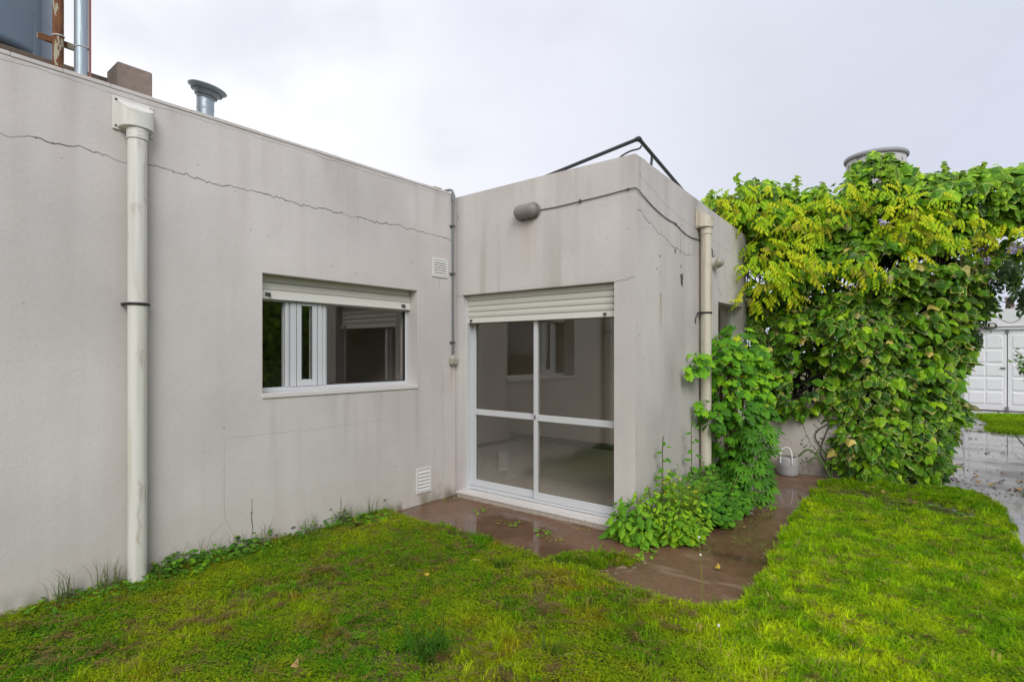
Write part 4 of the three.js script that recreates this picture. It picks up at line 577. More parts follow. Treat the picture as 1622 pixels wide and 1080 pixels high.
  { const fl = [], R2 = rng(12); const t = thing('yellow_flowers', 'small yellow blossoms scattered over the weed clump', 'flowers', [2.3, 0, -0.12]); for (let i = 0; i < 9; i++) { const g = new THREE.SphereGeometry(0.011, 8, 5); g.scale(1, 0.5, 1); g.translate(-0.12 + R2() * 0.3, 0.32 + R2() * 0.24, -0.2 + R2() * 0.3); mesh('blossom', g, M([0.65, 0.48, 0.01], 0.6), t); } }
  for (const [x, z, h, la] of [[2.15, -0.36, 0.78, 'tall thin weed stalk before the side wall, nearer the house corner'], [2.17, -0.98, 0.9, 'tall thin weed stalk before the side wall, nearer the drainpipe']]) {
    const t = thing('weed_stalk', la, 'weed', [x, 0, z], 'tall weed stalks'); mesh('stem', tube([[0, 0, 0], [0.01, h * 0.4, 0.01], [0.0, h * 0.8, 0], [0.012, h, 0.01]], 0.0045, 14, 5), tall, t);
    const L = []; for (let i = 0; i < 12; i++) { const f = 0.3 + 0.7 * i / 12, a = i * 2.4; L.push({ g: ov, m: leafM(V(x + Math.cos(a) * 0.02 + 0.02, h * f, z + Math.sin(a) * 0.02), V(0.3, 1, 0.4), V(Math.cos(a), -0.4, Math.sin(a)), 0.1 * (1.15 - f * 0.7)), t: i % 3, k: 0 }); } foliage(t, 'leaf', L, G2, leafMat({ clearcoat: 0 }));
  }
}

// ---------------------------------------------------------------- plastic jug by the low wall
{ const t = thing('plastic_jug', 'translucent white plastic jug with loop handle on the wet path', 'jug', [2.53, 0, -3.22]);
  const pl = new THREE.MeshPhysicalMaterial({ color: lin(0.5, 0.5, 0.5), roughness: 0.5, transmission: 0.25, thickness: 0 });
  mesh('body', [new THREE.LatheGeometry([[0.001, 0.002], [0.1, 0.002], [0.112, 0.012], [0.118, 0.04], [0.12, 0.12], [0.124, 0.128], [0.12, 0.136], [0.118, 0.2], [0.105, 0.222], [0.1, 0.228], [0.092, 0.228]].map((p) => new THREE.Vector2(...p)), 40)], pl, t);
  mesh('handle', tube([[-0.06, 0.16, 0.105], [-0.062, 0.25, 0.1], [-0.045, 0.32, 0.075], [0, 0.35, 0.06], [0.045, 0.32, 0.07], [0.066, 0.25, 0.098], [0.07, 0.16, 0.108]].map((p) => [p[0], p[1], p[2]]), 0.0085, 40, 8), M([0.82, 0.82, 0.82], 0.4), t);
  mesh('water', cyl(0.112, 0.112, 0.1, 0, 0.01, 0, 32), M([0.3, 0.29, 0.28], 0.1), t);
  const s = thing('strap_leaf_plant', 'few long narrow leaves arching against the low wall beside the jug', 'plant', [2.98, 0, -3.3]);
  const l = []; for (const [x, h, w] of [[-0.34, 0.33, 0.012], [-0.24, 0.24, 0.01], [-0.16, 0.36, 0.008], [0.08, 0.28, 0.01]]) { const g = tube([[0, 0, 0], [x * 0.35, h * 0.75, 0.02], [x * 0.7, h, 0.03], [x, h * 0.72, 0.05]], w, 16, 5); l.push(g); } for (const g of l) mesh('leaf', g, M([0.09, 0.16, 0.035], 0.6), s); }

// ---------------------------------------------------------------- garage at the end of the driveway
{
  const t = thing('garage', 'white garage with panelled folding doors at the far end of the driveway', 'garage', [3.2, 0, -14.7]);
  const wh = M([0.74, 0.75, 0.77], 0.7, { bumpMap: soilBump, bumpScale: 0.003 }), dr = M([0.78, 0.79, 0.82], 0.5), seam = M([0.3, 0.3, 0.32], 0.8);
  const P = (x) => x - 3.2;
  mesh('wall', [box(P(2.5), P(4.0), -0.1, 2.62, -0.3, 0, 0.005), box(P(4.0), P(7.5), 2.1, 2.62, -0.3, 0, 0.005), box(P(6.3), P(7.5), -0.1, 2.1, -0.3, 0, 0.005)], wh, t);
  mesh('side_wall', [box(P(2.5), P(2.7), -0.1, 2.5, -5, -0.3), box(P(7.3), P(7.5), -0.1, 2.5, -5, -0.3), box(P(2.5), P(7.5), -0.1, 2.5, -5.2, -5)], wh, t);
  mesh('lintel', box(P(3.95), P(6.35), 2.17, 2.2, 0, 0.03, 0.004), M([0.55, 0.55, 0.57], 0.7), t);
  const rf = box(P(2.4), P(7.6), 2.5, 2.56, -5.3, -0.31); mesh('roof', rf, M([0.3, 0.29, 0.28], 0.9), t);
  for (const [a, b] of [[4.0, 4.33], [4.34, 5.19], [5.2, 6.04], [6.05, 6.3]]) {
    const d = new THREE.Group(); d.name = 'door_leaf'; t.add(d);
    mesh('leaf_board', box(P(a) + 0.004, P(b) - 0.004, 0.02, 2.095, -0.12, -0.06, 0.004), dr, d);
    if (b - a > 0.5) for (const [c, e] of [[0.11, 0.4], [0.46, 0.75]]) for (let r = 0; r < 5; r++) {
      const y0 = 0.2 + r * 0.36, x0 = P(a) + c, x1 = P(a) + e, yt = y0 + 0.27, arch = r === 4;
      const sh = new THREE.Shape(); sh.moveTo(x0, y0); sh.lineTo(x1, y0); sh.lineTo(x1, yt); if (arch) sh.quadraticCurveTo((x0 + x1) / 2, yt + 0.08, x0, yt); else sh.lineTo(x0, yt);
      const g = new THREE.ExtrudeGeometry(sh, { depth: 0.006, bevelEnabled: true, bevelSize: 0.022, bevelThickness: 0.016, bevelSegments: 1, curveSegments: 8 }); g.translate(0, 0, -0.066); mesh('raised_panel', g, dr, d);
    } else if (b - a > 0.3) for (let r = 0; r < 5; r++) mesh('raised_panel', box(P(a) + 0.07, P(b) - 0.05, 0.2 + r * 0.36, 0.46 + r * 0.36, -0.07, -0.042, 0.01), dr, d);
  }
  mesh('hinge_post', box(P(4.322), P(4.348), 0.0, 1.1, -0.06, -0.02, 0.005), M([0.5, 0.5, 0.52], 0.6), t);
  mesh('door_handle', [box(P(5.06), P(5.16), 1.09, 1.13, -0.06, -0.02, 0.006), box(P(5.16), P(5.22), 0.0, 0.12, -0.06, -0.02, 0.006), box(P(5.16), P(5.22), 2.0, 2.09, -0.06, -0.03, 0.004)], M([0.16, 0.16, 0.17], 0.6), t);
  const l = thing('garage_lamp', 'oval black-rimmed bulkhead lamp above the garage doors', 'wall lamp', [4.82, 2.2, -14.69]);
  const cap = (L, r, dz, k) => { const g = new THREE.CapsuleGeometry(r, L, 8, 16); g.rotateZ(Math.PI / 2); g.scale(1, 1, k); g.translate(0, 0, dz); return g; };
  mesh('base', cap(0.2, 0.075, 0.045, 0.5), M([0.03, 0.03, 0.035], 0.5), l); mesh('diffuser', cap(0.17, 0.048, 0.07, 0.6), M([0.5, 0.48, 0.43], 0.3), l);
  const w = thing('overhead_wire', 'thin dark overhead wire sloping down above the garage', 'wire', [4.6, 3.0, -14.5]); mesh('wire', [tube([[-0.3, 0.15, 0], [0.6, -0.25, 0], [1.6, -0.7, 0]], 0.012, 16, 5), tube([[-1, 0.1, -1], [0.6, -0.02, -1], [3, 0.05, -1]], 0.008, 16, 5), tube([[0.3, -0.55, 0.3], [0.6, -0.75, 0.3], [0.8, -0.65, 0.3], [0.85, -0.4, 0.3]], 0.008, 16, 5)], M([0.06, 0.06, 0.07], 0.7), w);
  const h = thing('neighbour_house', 'distant pale house with low tiled roof and brick chimney beyond the garage', 'house', [6.5, 0, -24]);
  mesh('wall', box(-3, 8, -0.1, 2.75, -6, 0), M([0.62, 0.6, 0.58], 0.9), h);
  const rs = new THREE.Shape([[-3.3, 2.75], [8.3, 2.75], [2.5, 3.75]].map((p) => new THREE.Vector2(...p))); mesh('roof', new THREE.ExtrudeGeometry(rs, { depth: 6.5, bevelEnabled: false }).translate(0, 0, -6.2), M([0.4, 0.38, 0.36], 0.9), h);
  mesh('chimney', [box(-0.75, -0.5, 2.9, 3.62, -1.5, -1.25, 0.02), box(-0.78, -0.47, 3.62, 3.7, -1.53, -1.22, 0.02)], M([0.2, 0.13, 0.11], 0.9), h);
}
{ // white round tank on its tower behind the ivy
  const t = thing('white_tank', 'peeling white round water tank rising above the ivy', 'water tank', [2.76, 0, -10.53]);
  const tex = texRGB(512, 256, (i, j) => { const x = i / 512 * 4, y = j / 256 * 2, n = fbm(x * 6, y * 6, 5); let c = mix3([0.5, 0.5, 0.51], [0.68, 0.68, 0.69], n); c = mix3(c, [0.22, 0.2, 0.18], sstep(0.56, 0.66, fbm(x * 9 + 5, y * 14, 5)) * 0.8); return c; });
  const m = new THREE.MeshStandardMaterial({ map: tex, roughness: 0.85, bumpMap: soilBump, bumpScale: 0.01 });
  mesh('drum', new THREE.LatheGeometry([[0.001, 4.6], [0.57, 4.6], [0.57, 5.84], [0.52, 5.84], [0.001, 5.86]].map((p) => new THREE.Vector2(...p)), 48), m, t);
  mesh('rim', new THREE.TorusGeometry(0.59, 0.032, 10, 48).rotateX(Math.PI / 2).scale(1, 1.5, 1).translate(0, 5.85, 0), M([0.33, 0.34, 0.36], 0.7), t);
  mesh('band', new THREE.TorusGeometry(0.575, 0.012, 6, 48).rotateX(Math.PI / 2).translate(0, 5.3, 0), M([0.3, 0.3, 0.31], 0.7), t);
  for (const [x, z] of [[-0.4, -0.4], [0.4, -0.4], [-0.4, 0.4], [0.4, 0.4]]) mesh('leg', box(x - 0.08, x + 0.08, -0.1, 4.6, z - 0.08, z + 0.08, 0.01), m, t);
  mesh('platform', box(-0.6, 0.6, 4.45, 4.597, -0.6, 0.6, 0.01), m, t);
}
{ // small bush by the garage, mostly outside the frame
  const R = rng(301), rn = () => (R() + R() + R() - 1.5) / 1.5, t = thing('garden_bush', 'loose small bush in front of the garage doors at the right edge', 'bush', [5.75, 0, -10.4]), L = [], st = [];
  const g = leafGeo([[0, 0], [0.22, 0.15], [0.3, 0.4], [0.2, 0.75]], 0.3, 0.2, false, [1, 1, 1], [1, 1, 1], 3);
  for (let i = 0; i < 22; i++) { const a = R() * 6.28, q = [Math.cos(a) * (0.3 + 0.5 * R()), 0.6 + R() * 1.0, Math.sin(a) * (0.2 + 0.5 * R())]; st.push(tube([[0, 0, 0], [q[0] * 0.3, q[1] * 0.6, q[2] * 0.3], q], 0.008, 8, 5)); for (let k = 0; k < 26; k++) { const f = 0.6 + 0.4 * R(), p = V(5.75 + q[0] * f + rn() * 0.12, q[1] * (0.3 + 0.7 * f) + rn() * 0.1, -10.4 + q[2] * f + rn() * 0.1); L.push({ g, m: leafM(p, V(rn(), 0.8, 0.4 + rn()), V(rn(), -0.4, rn()), 0.06 + 0.05 * R()), t: i % 3, k: p.distanceTo(CAM) }); } }
  foliage(t, 'leaf', L, [[0.07, 0.17, 0.02], [0.1, 0.22, 0.02], [0.05, 0.12, 0.02]], leafMat(), 120); mesh('stem', st, M([0.12, 0.09, 0.05], 0.9), t);
}
{ // hedge along the far side of the driveway: seen only in the window's reflection
  const R = rng(401), t = thing('hedge', 'tall dark green hedge along the far side of the driveway, reflected in the window', 'hedge', [8.4, 0, 0]), L = [], rn = () => (R() + R() + R() - 1.5) / 1.5;
  for (let i = 0; i < 9000; i++) { const y = R() * 2.9, z = -9 + R() * 15, p = V(8.4 + 0.5 * (R() - 0.9) - 0.3 * fbm(z * 2, y * 2, 3), y, z); L.push({ g: ivyV[Math.floor(R() * 5)], m: leafM(V(p.x - 8.4, p.y, p.z), V(-1 + rn() * 0.5, 0.4 + rn() * 0.4, rn() * 0.6), V(rn(), -1, rn()), 0.13 + 0.08 * R()), c: [0.8, 0.8, 0.8] }); }
  const o = mesh('foliage', bake(L), leafMat(), t); o.userData.kind = 'stuff';
  mesh('twig', box(0.0, 0.25, 0, 2.7, -9, 6, 0.05), M([0.03, 0.04, 0.015], 0.95), t);
}

// ---------------------------------------------------------------- grass
function bladeTuft(seed, n, h, w, spread, lean) {
  const R = rng(seed), pos = [], col = [];
  for (let i = 0; i < n; i++) {
    const a = R() * 6.283, r = spread * Math.sqrt(R()), bx = Math.cos(a) * r, bz = Math.sin(a) * r, b = R() * 6.283, hh = h * (0.5 + 0.7 * R()), ln = lean * (0.3 + R()) * hh, ww = w * (0.7 + 0.6 * R()), px = -Math.sin(b) * ww, pz = Math.cos(b) * ww, dx = Math.cos(b) * ln, dz = Math.sin(b) * ln, c = 0.75 + 0.5 * R();
    const p0 = [bx - px, -0.004, bz - pz], p1 = [bx + px, -0.004, bz + pz], m0 = [bx - px * 0.8 + dx * 0.35, hh * 0.6, bz - pz * 0.8 + dz * 0.35], m1 = [bx + px * 0.8 + dx * 0.35, hh * 0.6, bz + pz * 0.8 + dz * 0.35], t = [bx + dx, hh * (1 - 0.25 * lean), bz + dz];
    for (const q of [p0, p1, m1, p0, m1, m0, m0, m1, t]) { pos.push(...q); col.push(c, c, c); }
  }
  const g = new THREE.BufferGeometry(); g.setAttribute('position', new THREE.Float32BufferAttribute(pos, 3)); g.setAttribute('color', new THREE.Float32BufferAttribute(col, 3)); g.computeVertexNormals();
  return g;
}
function cloverTuft(seed, n) {
  const R = rng(seed), L = [], lf = smallLeaf(0.42, 0.1, 0.05, [1, 1, 1]);
  for (let i = 0; i < n; i++) { const a = R() * 6.28, r = 0.035 * Math.sqrt(R()), x = Math.cos(a) * r, z = Math.sin(a) * r, y = 0.008 + 0.02 * R(), s = 0.0028 + 0.0034 * R(), c = 0.7 + 0.6 * R(), tx = (R() - 0.5) * 0.9, tz = (R() - 0.5) * 0.9; for (let k = 0; k < 3; k++) { const b = k * 2.09 + a; L.push({ g: lf, m: leafM(V(x, y, z), V(tx, 1, tz), V(Math.cos(b), 0, Math.sin(b)), s), c: [c, c, c] }); } }
  return bake(L);
}
const grassMat = leafMat({ clearcoat: 0.0, transmission: 0.35, roughness: 0.8, specularIntensity: 0.15 });
const fw = V(-Math.sin(YAW), 0, -Math.cos(YAW)), rt = V(Math.cos(YAW), 0, -Math.sin(YAW));
function nearView(x, z) { const d = V(x - CAM.x, 0, z - CAM.z), f = d.dot(fw), r = d.dot(rt); return f > 1.6 && Math.abs(r) < f * 0.95 + 1.1; }   // a margin of a metre beyond the frame
function lawnTint(x, z, r) {
  const right = sstep(2.5, 3.4, x + 0.35 * (fbm(x * 2, z * 2, 3) - 0.5) - 0.25 * (z - 1)), n = fbm(x * 2.4 + 7, z * 2.4, 4), m = fbm(x * 7, z * 7 + 5, 3);
  let c = mix3([0.1, 0.27, 0.004], [0.33, 0.44, 0.005], sstep(0.34, 0.68, n)); c = mix3(c, [0.33, 0.23, 0.014], sstep(0.57, 0.75, m) * 0.65); if (r < 0.07) c = [0.38, 0.3, 0.08];
  let d = mix3([0.34, 0.56, 0.005], [0.54, 0.68, 0.007], sstep(0.3, 0.66, n)); d = mix3(d, [0.17, 0.4, 0.004], sstep(0.46, 0.66, m) * 0.8); if (r < 0.06) d = [0.5, 0.42, 0.12]; else if (r < 0.12) d = [0.1, 0.25, 0.01];
  d = mix3(d, [0.16, 0.36, 0.004], sstep(-1.2, -2.8, z) * 0.5);
  return [mix3(c, d, right), right];
}
function scatter(name, label, category, geo, test, density, area, seed) {
  const R = rng(seed), mats = [], cols = [], [x0, x1, z0, z1] = area, N = Math.round((x1 - x0) * (z1 - z0) * density), m = new THREE.Matrix4(), q = new THREE.Quaternion();
  for (let i = 0; i < N; i++) { const x = mix(x0, x1, R()), z = mix(z0, z1, R()), r = R(), r2 = R(), r3 = R(); const k = test(x, z, r); if (!k) continue; q.setFromEuler(new THREE.Euler((R() - 0.5) * 0.5, r2 * 6.283, (R() - 0.5) * 0.5)); m.compose(V(x, k.y, z), q, V(k.s * (0.8 + 0.4 * r3), k.s * k.h, k.s * (0.8 + 0.4 * r3))); mats.push(m.toArray()); cols.push(k.c); }
  const o = new THREE.InstancedMesh(geo, grassMat, mats.length); o.name = numbered(name);
  mats.forEach((a, i) => { o.setMatrixAt(i, m.fromArray(a)); o.setColorAt(i, lin(...cols[i])); }); o.castShadow = o.receiveShadow = true; scene.add(o); tag(o, label, category, null, 'stuff'); console.log(name, mats.length); return o;
}
scatter('lawn_grass', 'short wet grass of the lawn, mossy at left and bright green at right', 'grass', bladeTuft(3, 14, 0.031, 0.0017, 0.025, 1.0), (x, z, r) => {
  if (!nearView(x, z)) return null; const d = lawnD(x, z); if (d < -0.015) return null; const b = bare(x, z); if (r < b * 0.97) return null;
  const [c, right] = lawnTint(x, z, h2(Math.floor(x * 997), Math.floor(z * 991))); const thin = fbm(x * 4 + 3, z * 4, 4); if (h2(Math.floor(x * 1313), Math.floor(z * 1777)) > (right < 0.5 ? 0.05 + 1.5 * (thin - 0.12) : 0.55 + 2.6 * (fbm(x * 5 + 60, z * 5, 3) - 0.2))) return null;
  const edge = sstep(0.15, 0.0, d); const k = 0.6 + 0.75 * h2(Math.floor(x * 531), Math.floor(z * 797));
  return { y: lawnH(x, z), s: 1.0, h: mix(0.45 + 1.0 * thin, 0.9 + 0.5 * fbm(x * 3, z * 3 + 9, 3), right) * (1 + 0.35 * edge) * (h2(Math.floor(x * 611), Math.floor(z * 613)) > 0.96 ? 1.9 : 1) * (0.75 + 0.7 * sstep(0.35, 0.65, fbm(x * 9, z * 9 + 30, 2))), c: c.map((q) => q * k) };
}, 3600, [0.01, 4.8, -3.5, 4.6], 51);
scatter('clover', 'tiny round-leaved clover and moss mixed into the grass', 'clover', cloverTuft(4, 20), (x, z, r) => {
  if (!nearView(x, z)) return null; const d = lawnD(x, z); if (d < 0.01) return null; const [c, right] = lawnTint(x, z, 1); const n = fbm(x * 3.1 + 40, z * 3.1, 4); if (r > (n - 0.36) * 3.2 * (1 - 0.75 * right)) return null;
  return { y: lawnH(x, z) + 0.004, s: 0.9 + 0.5 * n, h: 1.0, c: mix3(mix3([0.1, 0.28, 0.004], [0.44, 0.48, 0.005], h2(Math.floor(x * 777), Math.floor(z * 555))), c, 0.45) };
}, 2600, [0.01, 4.8, -3.5, 4.6], 52);
{ // plantain-like rosettes and thatch
  const rs = []; const lf = smallLeaf(0.26, 0.2, 0.35, [1, 1, 1]), Rr = rng(31); for (let i = 0; i < 9; i++) { const a = i * 2.4; rs.push({ g: lf, m: leafM(V(0, 0.01, 0), V(Math.cos(a) * -0.5, 1, Math.sin(a) * -0.5), V(Math.cos(a), 0.4, Math.sin(a)), 0.04 + 0.025 * Rr()), c: [0.7 + 0.5 * Rr(), 0.7 + 0.5 * Rr(), 1] }); }
  scatter('lawn_weeds', 'small broad-leaved rosette weeds dotted through the lawn', 'weeds', bake(rs), (x, z, r) => { if (!nearView(x, z) || lawnD(x, z) < 0.05 || r > 2.2 * (fbm(x * 1.7 + 90, z * 1.7, 3) - 0.38)) return null; return { y: lawnH(x, z) + 0.006, s: 0.28 + 0.42 * h2(Math.floor(x * 700), Math.floor(z * 700)), h: 1.2, c: mix3([0.07, 0.22, 0.008], [0.18, 0.36, 0.008], h2(Math.floor(x * 333), Math.floor(z * 335))) }; }, 110, [0.05, 4.8, -3.3, 4.6], 57);
  const st = []; for (let i = 0; i < 7; i++) { const a = Rr() * 6.28, L = 0.02 + 0.04 * Rr(); st.push(rod([-Math.cos(a) * L + (Rr() - 0.5) * 0.06, 0.012 + 0.014 * Rr(), -Math.sin(a) * L], [Math.cos(a) * L, 0.014 + 0.02 * Rr(), Math.sin(a) * L + (Rr() - 0.5) * 0.06], 0.0012, 3)); }
  const tg = clean(mergeGeometries(st.map(clean))); tg.setAttribute('color', new THREE.BufferAttribute(new Float32Array(tg.attributes.position.count * 3).fill(1), 3));
  scatter('thatch', 'dead straw-coloured grass stalks lying in the lawn', 'dead grass', tg, (x, z, r) => { if (!nearView(x, z) || lawnD(x, z) < 0 || r > (x > 3 ? 0.5 : 1.5) * (fbm(x * 3 + 15, z * 3 + 44, 3) - 0.25)) return null; return { y: lawnH(x, z) + 0.008, s: 1, h: 1, c: mix3([0.4, 0.3, 0.1], [0.2, 0.12, 0.05], h2(Math.floor(x * 444), Math.floor(z * 445))) }; }, 260, [0.05, 4.8, -3.3, 4.6], 58); }
{ const big = bladeTuft(8, 14, 0.07, 0.006, 0.07, 0.7);
  scatter('garage_grass', 'green grass patch beside the driveway in front of the garage', 'grass', big, (x, z) => { const d = polyD(PATCH, x, z) + (fbm(x * 4, z * 4, 3) - 0.5) * 0.3; if (d < 0) return null; const k = 0.8 + 0.4 * fbm(x * 3, z * 3, 3); return { y: 0.0, s: 1, h: 0.8 + 0.4 * fbm(x * 5, z * 5, 2), c: [0.26 * k, 0.44 * k, 0.005] }; }, 900, [4.4, 8.5, -13.7, -9.4], 53);
  scatter('joint_grass', 'thin grass and moss growing in the driveway joints', 'grass', big, (x, z, r) => { const d = Math.min(Math.abs(x - 4.16 + 0.02 * Math.sin(z * 5)) + 0.02, Math.abs(((z + 14.66) % 1.27) - 0.01) + 0.02 + (x > 4.6 ? 1 : 0)); if (z > -7.5 && x < 9 || d > 0.06 || r > fbm(x * 3, z * 3, 3) * 1.2 - 0.2) return null; return { y: 0.0, s: 0.8, h: 0.6, c: [0.13, 0.2, 0.01] }; }, 500, [4.0, 5.4, -14.4, -4.2], 54); }
{ // soil bed under the far grass patch
  const sh = new THREE.Shape(PATCH.map(([x, z]) => new THREE.Vector2(x, -z))); const g = new THREE.ExtrudeGeometry(sh, { depth: 0.02, bevelEnabled: false }); g.rotateX(-Math.PI / 2); boxUV(clean(g), (x, y, z) => [x, z]); struct('grass_bed', g, soilMat); }

// ---------------------------------------------------------------- single plants in the lawn, along the wall and on the path
{
  const R = rng(611), rn = () => (R() + R() + R() - 1.5) / 1.5, green = [0.1, 0.22, 0.01];
  const tuftThing = (name, label, cat, x, z, n, h, w, spread, lean, c, seed, group) => { const g = bladeTuft(seed, n, h, w, spread, lean), C = g.attributes.color; for (let i = 0; i < C.count; i++) C.setXYZ(i, C.getX(i) * c[0], C.getY(i) * c[1], C.getZ(i) * c[2]); const t = thing(name, label, cat, [x, Math.max(0, lawnD(x, z) > 0 ? lawnH(x, z) : 0), z], group); mesh('blade', g, grassMat, t); return t; };
  // coarse clumps in the lawn
  const clump = 'coarse grass clumps in the lawn';
  tuftThing('grass_clump', 'coarse grass clump with straw stalks left of the path, near the wall', 'grass clump', 1.2, 1.72, 34, 0.13, 0.004, 0.06, 0.9, [0.14, 0.22, 0.02], 71, clump);
  tuftThing('grass_clump', 'coarse dark grass clump in the lawn nearest the brown path', 'grass clump', 1.72, 1.3, 30, 0.12, 0.004, 0.05, 0.9, [0.07, 0.15, 0.015], 72, clump);
  tuftThing('grass_clump', 'large dark drooping grass clump at the bottom of the lawn, left of centre', 'grass clump', 2.15, 2.36, 60, 0.17, 0.005, 0.09, 1.1, [0.06, 0.17, 0.012], 73, clump);
  tuftThing('grass_clump', 'small coarse grass clump with one pale blade at the bottom centre', 'grass clump', 2.62, 2.0, 26, 0.12, 0.004, 0.05, 0.9, [0.1, 0.16, 0.02], 74, clump);
  tuftThing('grass_clump', 'dark broadleaf patch in the middle of the lawn', 'grass clump', 2.05, 1.75, 30, 0.06, 0.006, 0.09, 0.8, [0.05, 0.17, 0.015], 75, clump);
  // straw-coloured stalks
  const ov = leafGeo([[0, 0], [0.2, 0.12], [0.3, 0.34], [0.25, 0.6]], 0.3, 0.2, false, [1, 1, 1], [1, 1, 1], 3), rd = leafGeo([[0, 0.05], [0.3, -0.05], [0.52, 0.2], [0.54, 0.5], [0.35, 0.85]], 0.15, 0.1, false, [1, 1, 1], [1, 1, 1], 5, 0.8);
  const weed = (name, label, cat, x, z, n, size, spread, h, tints, g, group, blades = 0) => { const t = thing(name, label, cat, [x, lawnD(x, z) > 0 ? lawnH(x, z) : 0, z], group), L = []; for (let i = 0; i < n; i++) { const a = R() * 6.28, r = spread * Math.sqrt(R()), p = V(x + Math.cos(a) * r, t.position.y + 0.01 + h * R() * (1 - r / spread * 0.6), z + Math.sin(a) * r * 1.2); if (p.x < 0.012) p.x = 0.012 + R() * 0.03; L.push({ g, m: leafM(p, V(rn() * 0.5 + 0.15, 1, rn() * 0.5), V(Math.cos(a), rn() * 0.3, Math.sin(a)), size * (0.6 + 0.7 * R())), t: Math.floor(R() * tints.length), k: p.distanceTo(CAM) }); } foliage(t, 'leaf', L, tints, leafMat({ clearcoat: 0.1 }), 60); if (blades) { const b = bladeTuft(Math.floor(x * 100 + z * 77), blades, 0.22, 0.0016, 0.07, 0.45), C = b.attributes.color; for (let i = 0; i < C.count; i++) C.setXYZ(i, C.getX(i) * 0.13, C.getY(i) * 0.17, C.getZ(i) * 0.04); for (let i = 0; i < b.attributes.position.count; i++) if (x + b.attributes.position.getX(i) < 0.008) b.attributes.position.setX(i, 0.008 - x); mesh('blade', b, grassMat, t); } return t; };
  const dk = [[0.08, 0.22, 0.008], [0.14, 0.3, 0.01], [0.05, 0.15, 0.008]], wg = 'weeds along the foot of the long wall';
  const WL = [[0.1, 3.32, 40, 24, 'wispy dry-stemmed weed at the wall foot, leftmost of the weeds'], [0.1, 3.1, 60, 20, 'green weed with wispy stems just left of the white drainpipe foot'], [0.16, 2.86, 90, 8, 'low leafy green weed around the foot of the white drainpipe'], [0.1, 2.68, 90, 10, 'dark green weed with a long blade just right of the white drainpipe'], [0.08, 2.5, 70, 4, 'low green weed under the hairline cracks of the long wall'], [0.08, 2.3, 60, 5, 'low green weed at the flaked plaster left of the dark vertical crack'], [0.07, 2.12, 34, 8, 'weed at the foot of the dark vertical crack in the wall'], [0.07, 1.72, 36, 10, 'weed below the window on the long wall, left of the tall blades'], [0.08, 1.42, 70, 26, 'tall-bladed weed at the wall foot below the window'], [0.08, 1.12, 60, 12, 'green weed at the wall foot where the brown path starts']];
  for (const [x, z, n, b, la] of WL) weed('wall_weed', la, 'weed', x, z, Math.round(n * 1.9), 0.031, 0.15, 0.05 + 0.13 * R(), dk, R() < 0.5 ? rd : ov, wg, b * 2);
  const br = [[0.2, 0.38, 0.012], [0.14, 0.3, 0.012]], pg = 'small weeds growing on the wet path', yl = [[0.26, 0.28, 0.02], [0.2, 0.16, 0.03]];
  const P = [[0.12, 0.2, 40, yl, 'mossy yellow weed in the corner by the left end of the door step', 0.02], [0.62, 0.3, 14, br, 'tiny green weed on the path near the left end of the door step', 0.03], [1.02, 0.45, 30, yl, 'yellowish dried weed on the path before the door', 0.016], [1.2, 0.42, 10, br, 'tiny green weed on the path between the two yellowish ones', 0.035], [1.45, 0.46, 16, br, 'flat yellow green weed on the path below the middle of the door', 0.035], [1.62, 0.5, 34, yl, 'yellowish mossy weed on the path near the right door leaf', 0.016], [1.66, 0.1, 20, yl, 'tiny weed rooted at the base of the door step', 0.02], [2.37, 0.36, 22, br, 'bright green weed on the path in front of the weed clump', 0.04], [2.82, -0.35, 14, yl, 'tiny yellowish weed in the middle of the narrow path', 0.02], [2.7, -1.55, 26, br, 'bright green seedling on the narrow path beside the shrub', 0.05], [2.6, -1.68, 10, br, 'very small seedling on the narrow path nearest the shrub', 0.035]];
  for (const [x, z, n, ti, la, s] of P) weed('path_weed', la, 'weed', x, z, n, s, 0.07, 0.025, ti, ov, pg);
  // dandelion seed stalks
  const ds = 'dandelion stalks standing in the grass';
  for (const [x, z, h, la] of [[2.98, 1.02, 0.34, 'dandelion stalk with white head rising before the wet path'], [2.95, 0.96, 0.42, 'taller dandelion stalk with white head before the wet path'], [3.24, 1.5, 0.2, 'short dandelion stalk with white head in the lawn at bottom centre']]) { const t = thing('dandelion_stalk', la, 'dandelion', [x, 0, z], ds); mesh('stem', tube([[0, 0, 0], [0.012, h * 0.5, 0], [0.004, h, 0.01]], 0.0022, 10, 5), M([0.24, 0.22, 0.05], 0.8), t); mesh('seed_head', new THREE.SphereGeometry(0.007, 10, 8).translate(0.004, h, 0.01), M([0.72, 0.72, 0.7], 0.8), t); }
  // pale blades and fallen leaves
  const fallG = leafGeo([[0, 0], [0.22, 0.12], [0.34, 0.36], [0.25, 0.68]], 0.5, -0.3, false, [1, 1, 1], [1, 1, 1], 9);
  const fm = [M([0.3, 0.16, 0.04], 0.7, { side: THREE.DoubleSide }), M([0.5, 0.36, 0.03], 0.6, { side: THREE.DoubleSide }), M([0.11, 0.06, 0.03], 0.7, { side: THREE.DoubleSide }), M([0.42, 0.26, 0.1], 0.7, { side: THREE.DoubleSide })].map((m) => { m.vertexColors = true; return m; });
  const fall = (x, z, s, k, la, gr) => { const o = mesh('fallen_leaf', fallG, fm[k]); o.applyMatrix4(leafM(V(x, (lawnD(x, z) > 0.02 ? lawnH(x, z) + 0.03 : 0.012) + 0.012, z), V(rn() * 0.4, 1, rn() * 0.4), V(rn(), 0, rn() + 0.01), s)); tag(o, la, 'leaf', gr); };
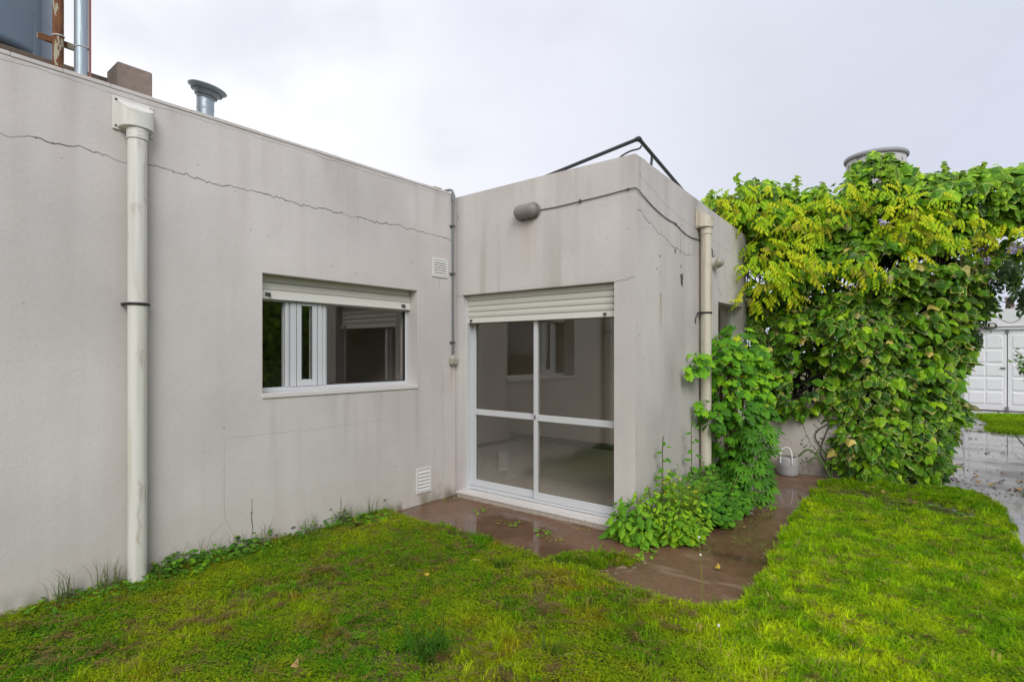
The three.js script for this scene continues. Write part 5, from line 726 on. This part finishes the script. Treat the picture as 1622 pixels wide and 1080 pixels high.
  const FL = [[4.12, -4.25, 2, 'dark brown fallen leaf on the driveway closest to the ivy'], [4.3, -4.4, 0, 'brown curled fallen leaf on the wet driveway by the ivy end'], [4.42, -4.05, 1, 'yellow fallen leaf on the driveway, left of the two yellow ones'], [4.82, -4.3, 1, 'yellow fallen leaf on the driveway, right of the two yellow ones'], [4.52, -4.3, 2, 'large dark fallen leaf between the two yellow leaves'], [4.68, -4.45, 0, 'long brown fallen leaf left of the right yellow leaf'], [4.3, -3.98, 3, 'tan fallen leaf where the lawn meets the driveway'], [4.55, -3.75, 2, 'dark fallen leaf on the driveway just below the left yellow leaf'], [4.85, -3.6, 0, 'brown fallen leaf at the right, nearest the lawn edge'], [4.75, -3.3, 2, 'dark fallen leaf on the driveway beside the lawn corner'], [4.48, -6.6, 2, 'lone dark fallen leaf halfway along the driveway'], [4.95, -5.0, 2, 'dark fallen leaf right of the driveway middle'], [4.15, -5.3, 0, 'brown fallen leaf beside the ivy, farther along the driveway'], [4.7, -4.0, 3, 'tan fallen leaf right of the left yellow leaf']];
  for (const [x, z, k, la] of FL) fall(x, z, 0.07 + 0.04 * R(), k, la, 'fallen leaves on the driveway');
  { const l = []; for (let i = 0; i < 300; i++) { const f = R(), x = 3.95 + R() * 1.2, z = f < 0.6 ? -5.1 + R() * 1.9 : -3.2 - R() * 5.8; if (lawnD(x, z) > 0) continue; const c = [[0.1, 0.06, 0.03], [0.06, 0.04, 0.025], [0.24, 0.14, 0.05]][Math.floor(R() * 3)]; l.push({ g: fallG, m: leafM(V(x, 0.014, z), V(rn() * 0.5, 1, rn() * 0.5), V(rn(), 0, rn() + 0.01), 0.012 + 0.035 * R() * R()), c }); } tag(mesh('leaf_litter', bake(l), Object.assign(M([1, 1, 1], 0.8, { side: THREE.DoubleSide }), { vertexColors: true })), 'scraps of dead leaf and soil littering the wet driveway', 'leaf litter', null, 'stuff'); }
  for (const [x, z, k, la] of [[1.78, 2.85, 3, 'orange fallen leaf in the grass at lower left'], [1.45, 1.72, 1, 'yellow fallen leaf in the grass beside the straw clump'], [2.72, -0.72, 3, 'tan fallen leaf at the edge of the weed clump on the path'], [3.42, -2.85, 0, 'brown fallen leaf in the grass before the ivy, left one'], [3.55, -2.7, 3, 'tan fallen leaf in the grass before the ivy, middle one'], [3.8, -2.45, 0, 'brown fallen leaf on the bare patch of the lawn'], [2.85, 0.35, 1, 'tiny yellow fallen leaf on the brown path']]) fall(x, z, 0.055, k, la, 'fallen leaves in the grass and on the path');
  const pale = (x, z, a, la) => { const t = thing('pale_blade', la, 'grass blade', [x, lawnH(x, z) + 0.02, z], 'pale dry grass blades'); const g = ov.clone(); g.applyMatrix4(leafM(V(0, 0.01, 0), V(0.2, 1, 0.2), V(Math.cos(a), 0.35, Math.sin(a)), 0.13, 0.3)); mesh('blade', g, Object.assign(M([0.38, 0.36, 0.09], 0.7, { side: THREE.DoubleSide }), { vertexColors: true }), t); };
  pale(2.66, 1.98, -0.9, 'pale dry grass blade on the small clump at the bottom centre'); pale(1.16, 1.75, 2.3, 'pale dry grass blade on the straw clump near the wall'); pale(1.5, 1.36, -0.8, 'pale dry grass blade left of the dark clump by the path'); pale(3.3, 1.55, 0.6, 'pale dry grass blade beside the short dandelion');
}
renderer.render(scene, camera);
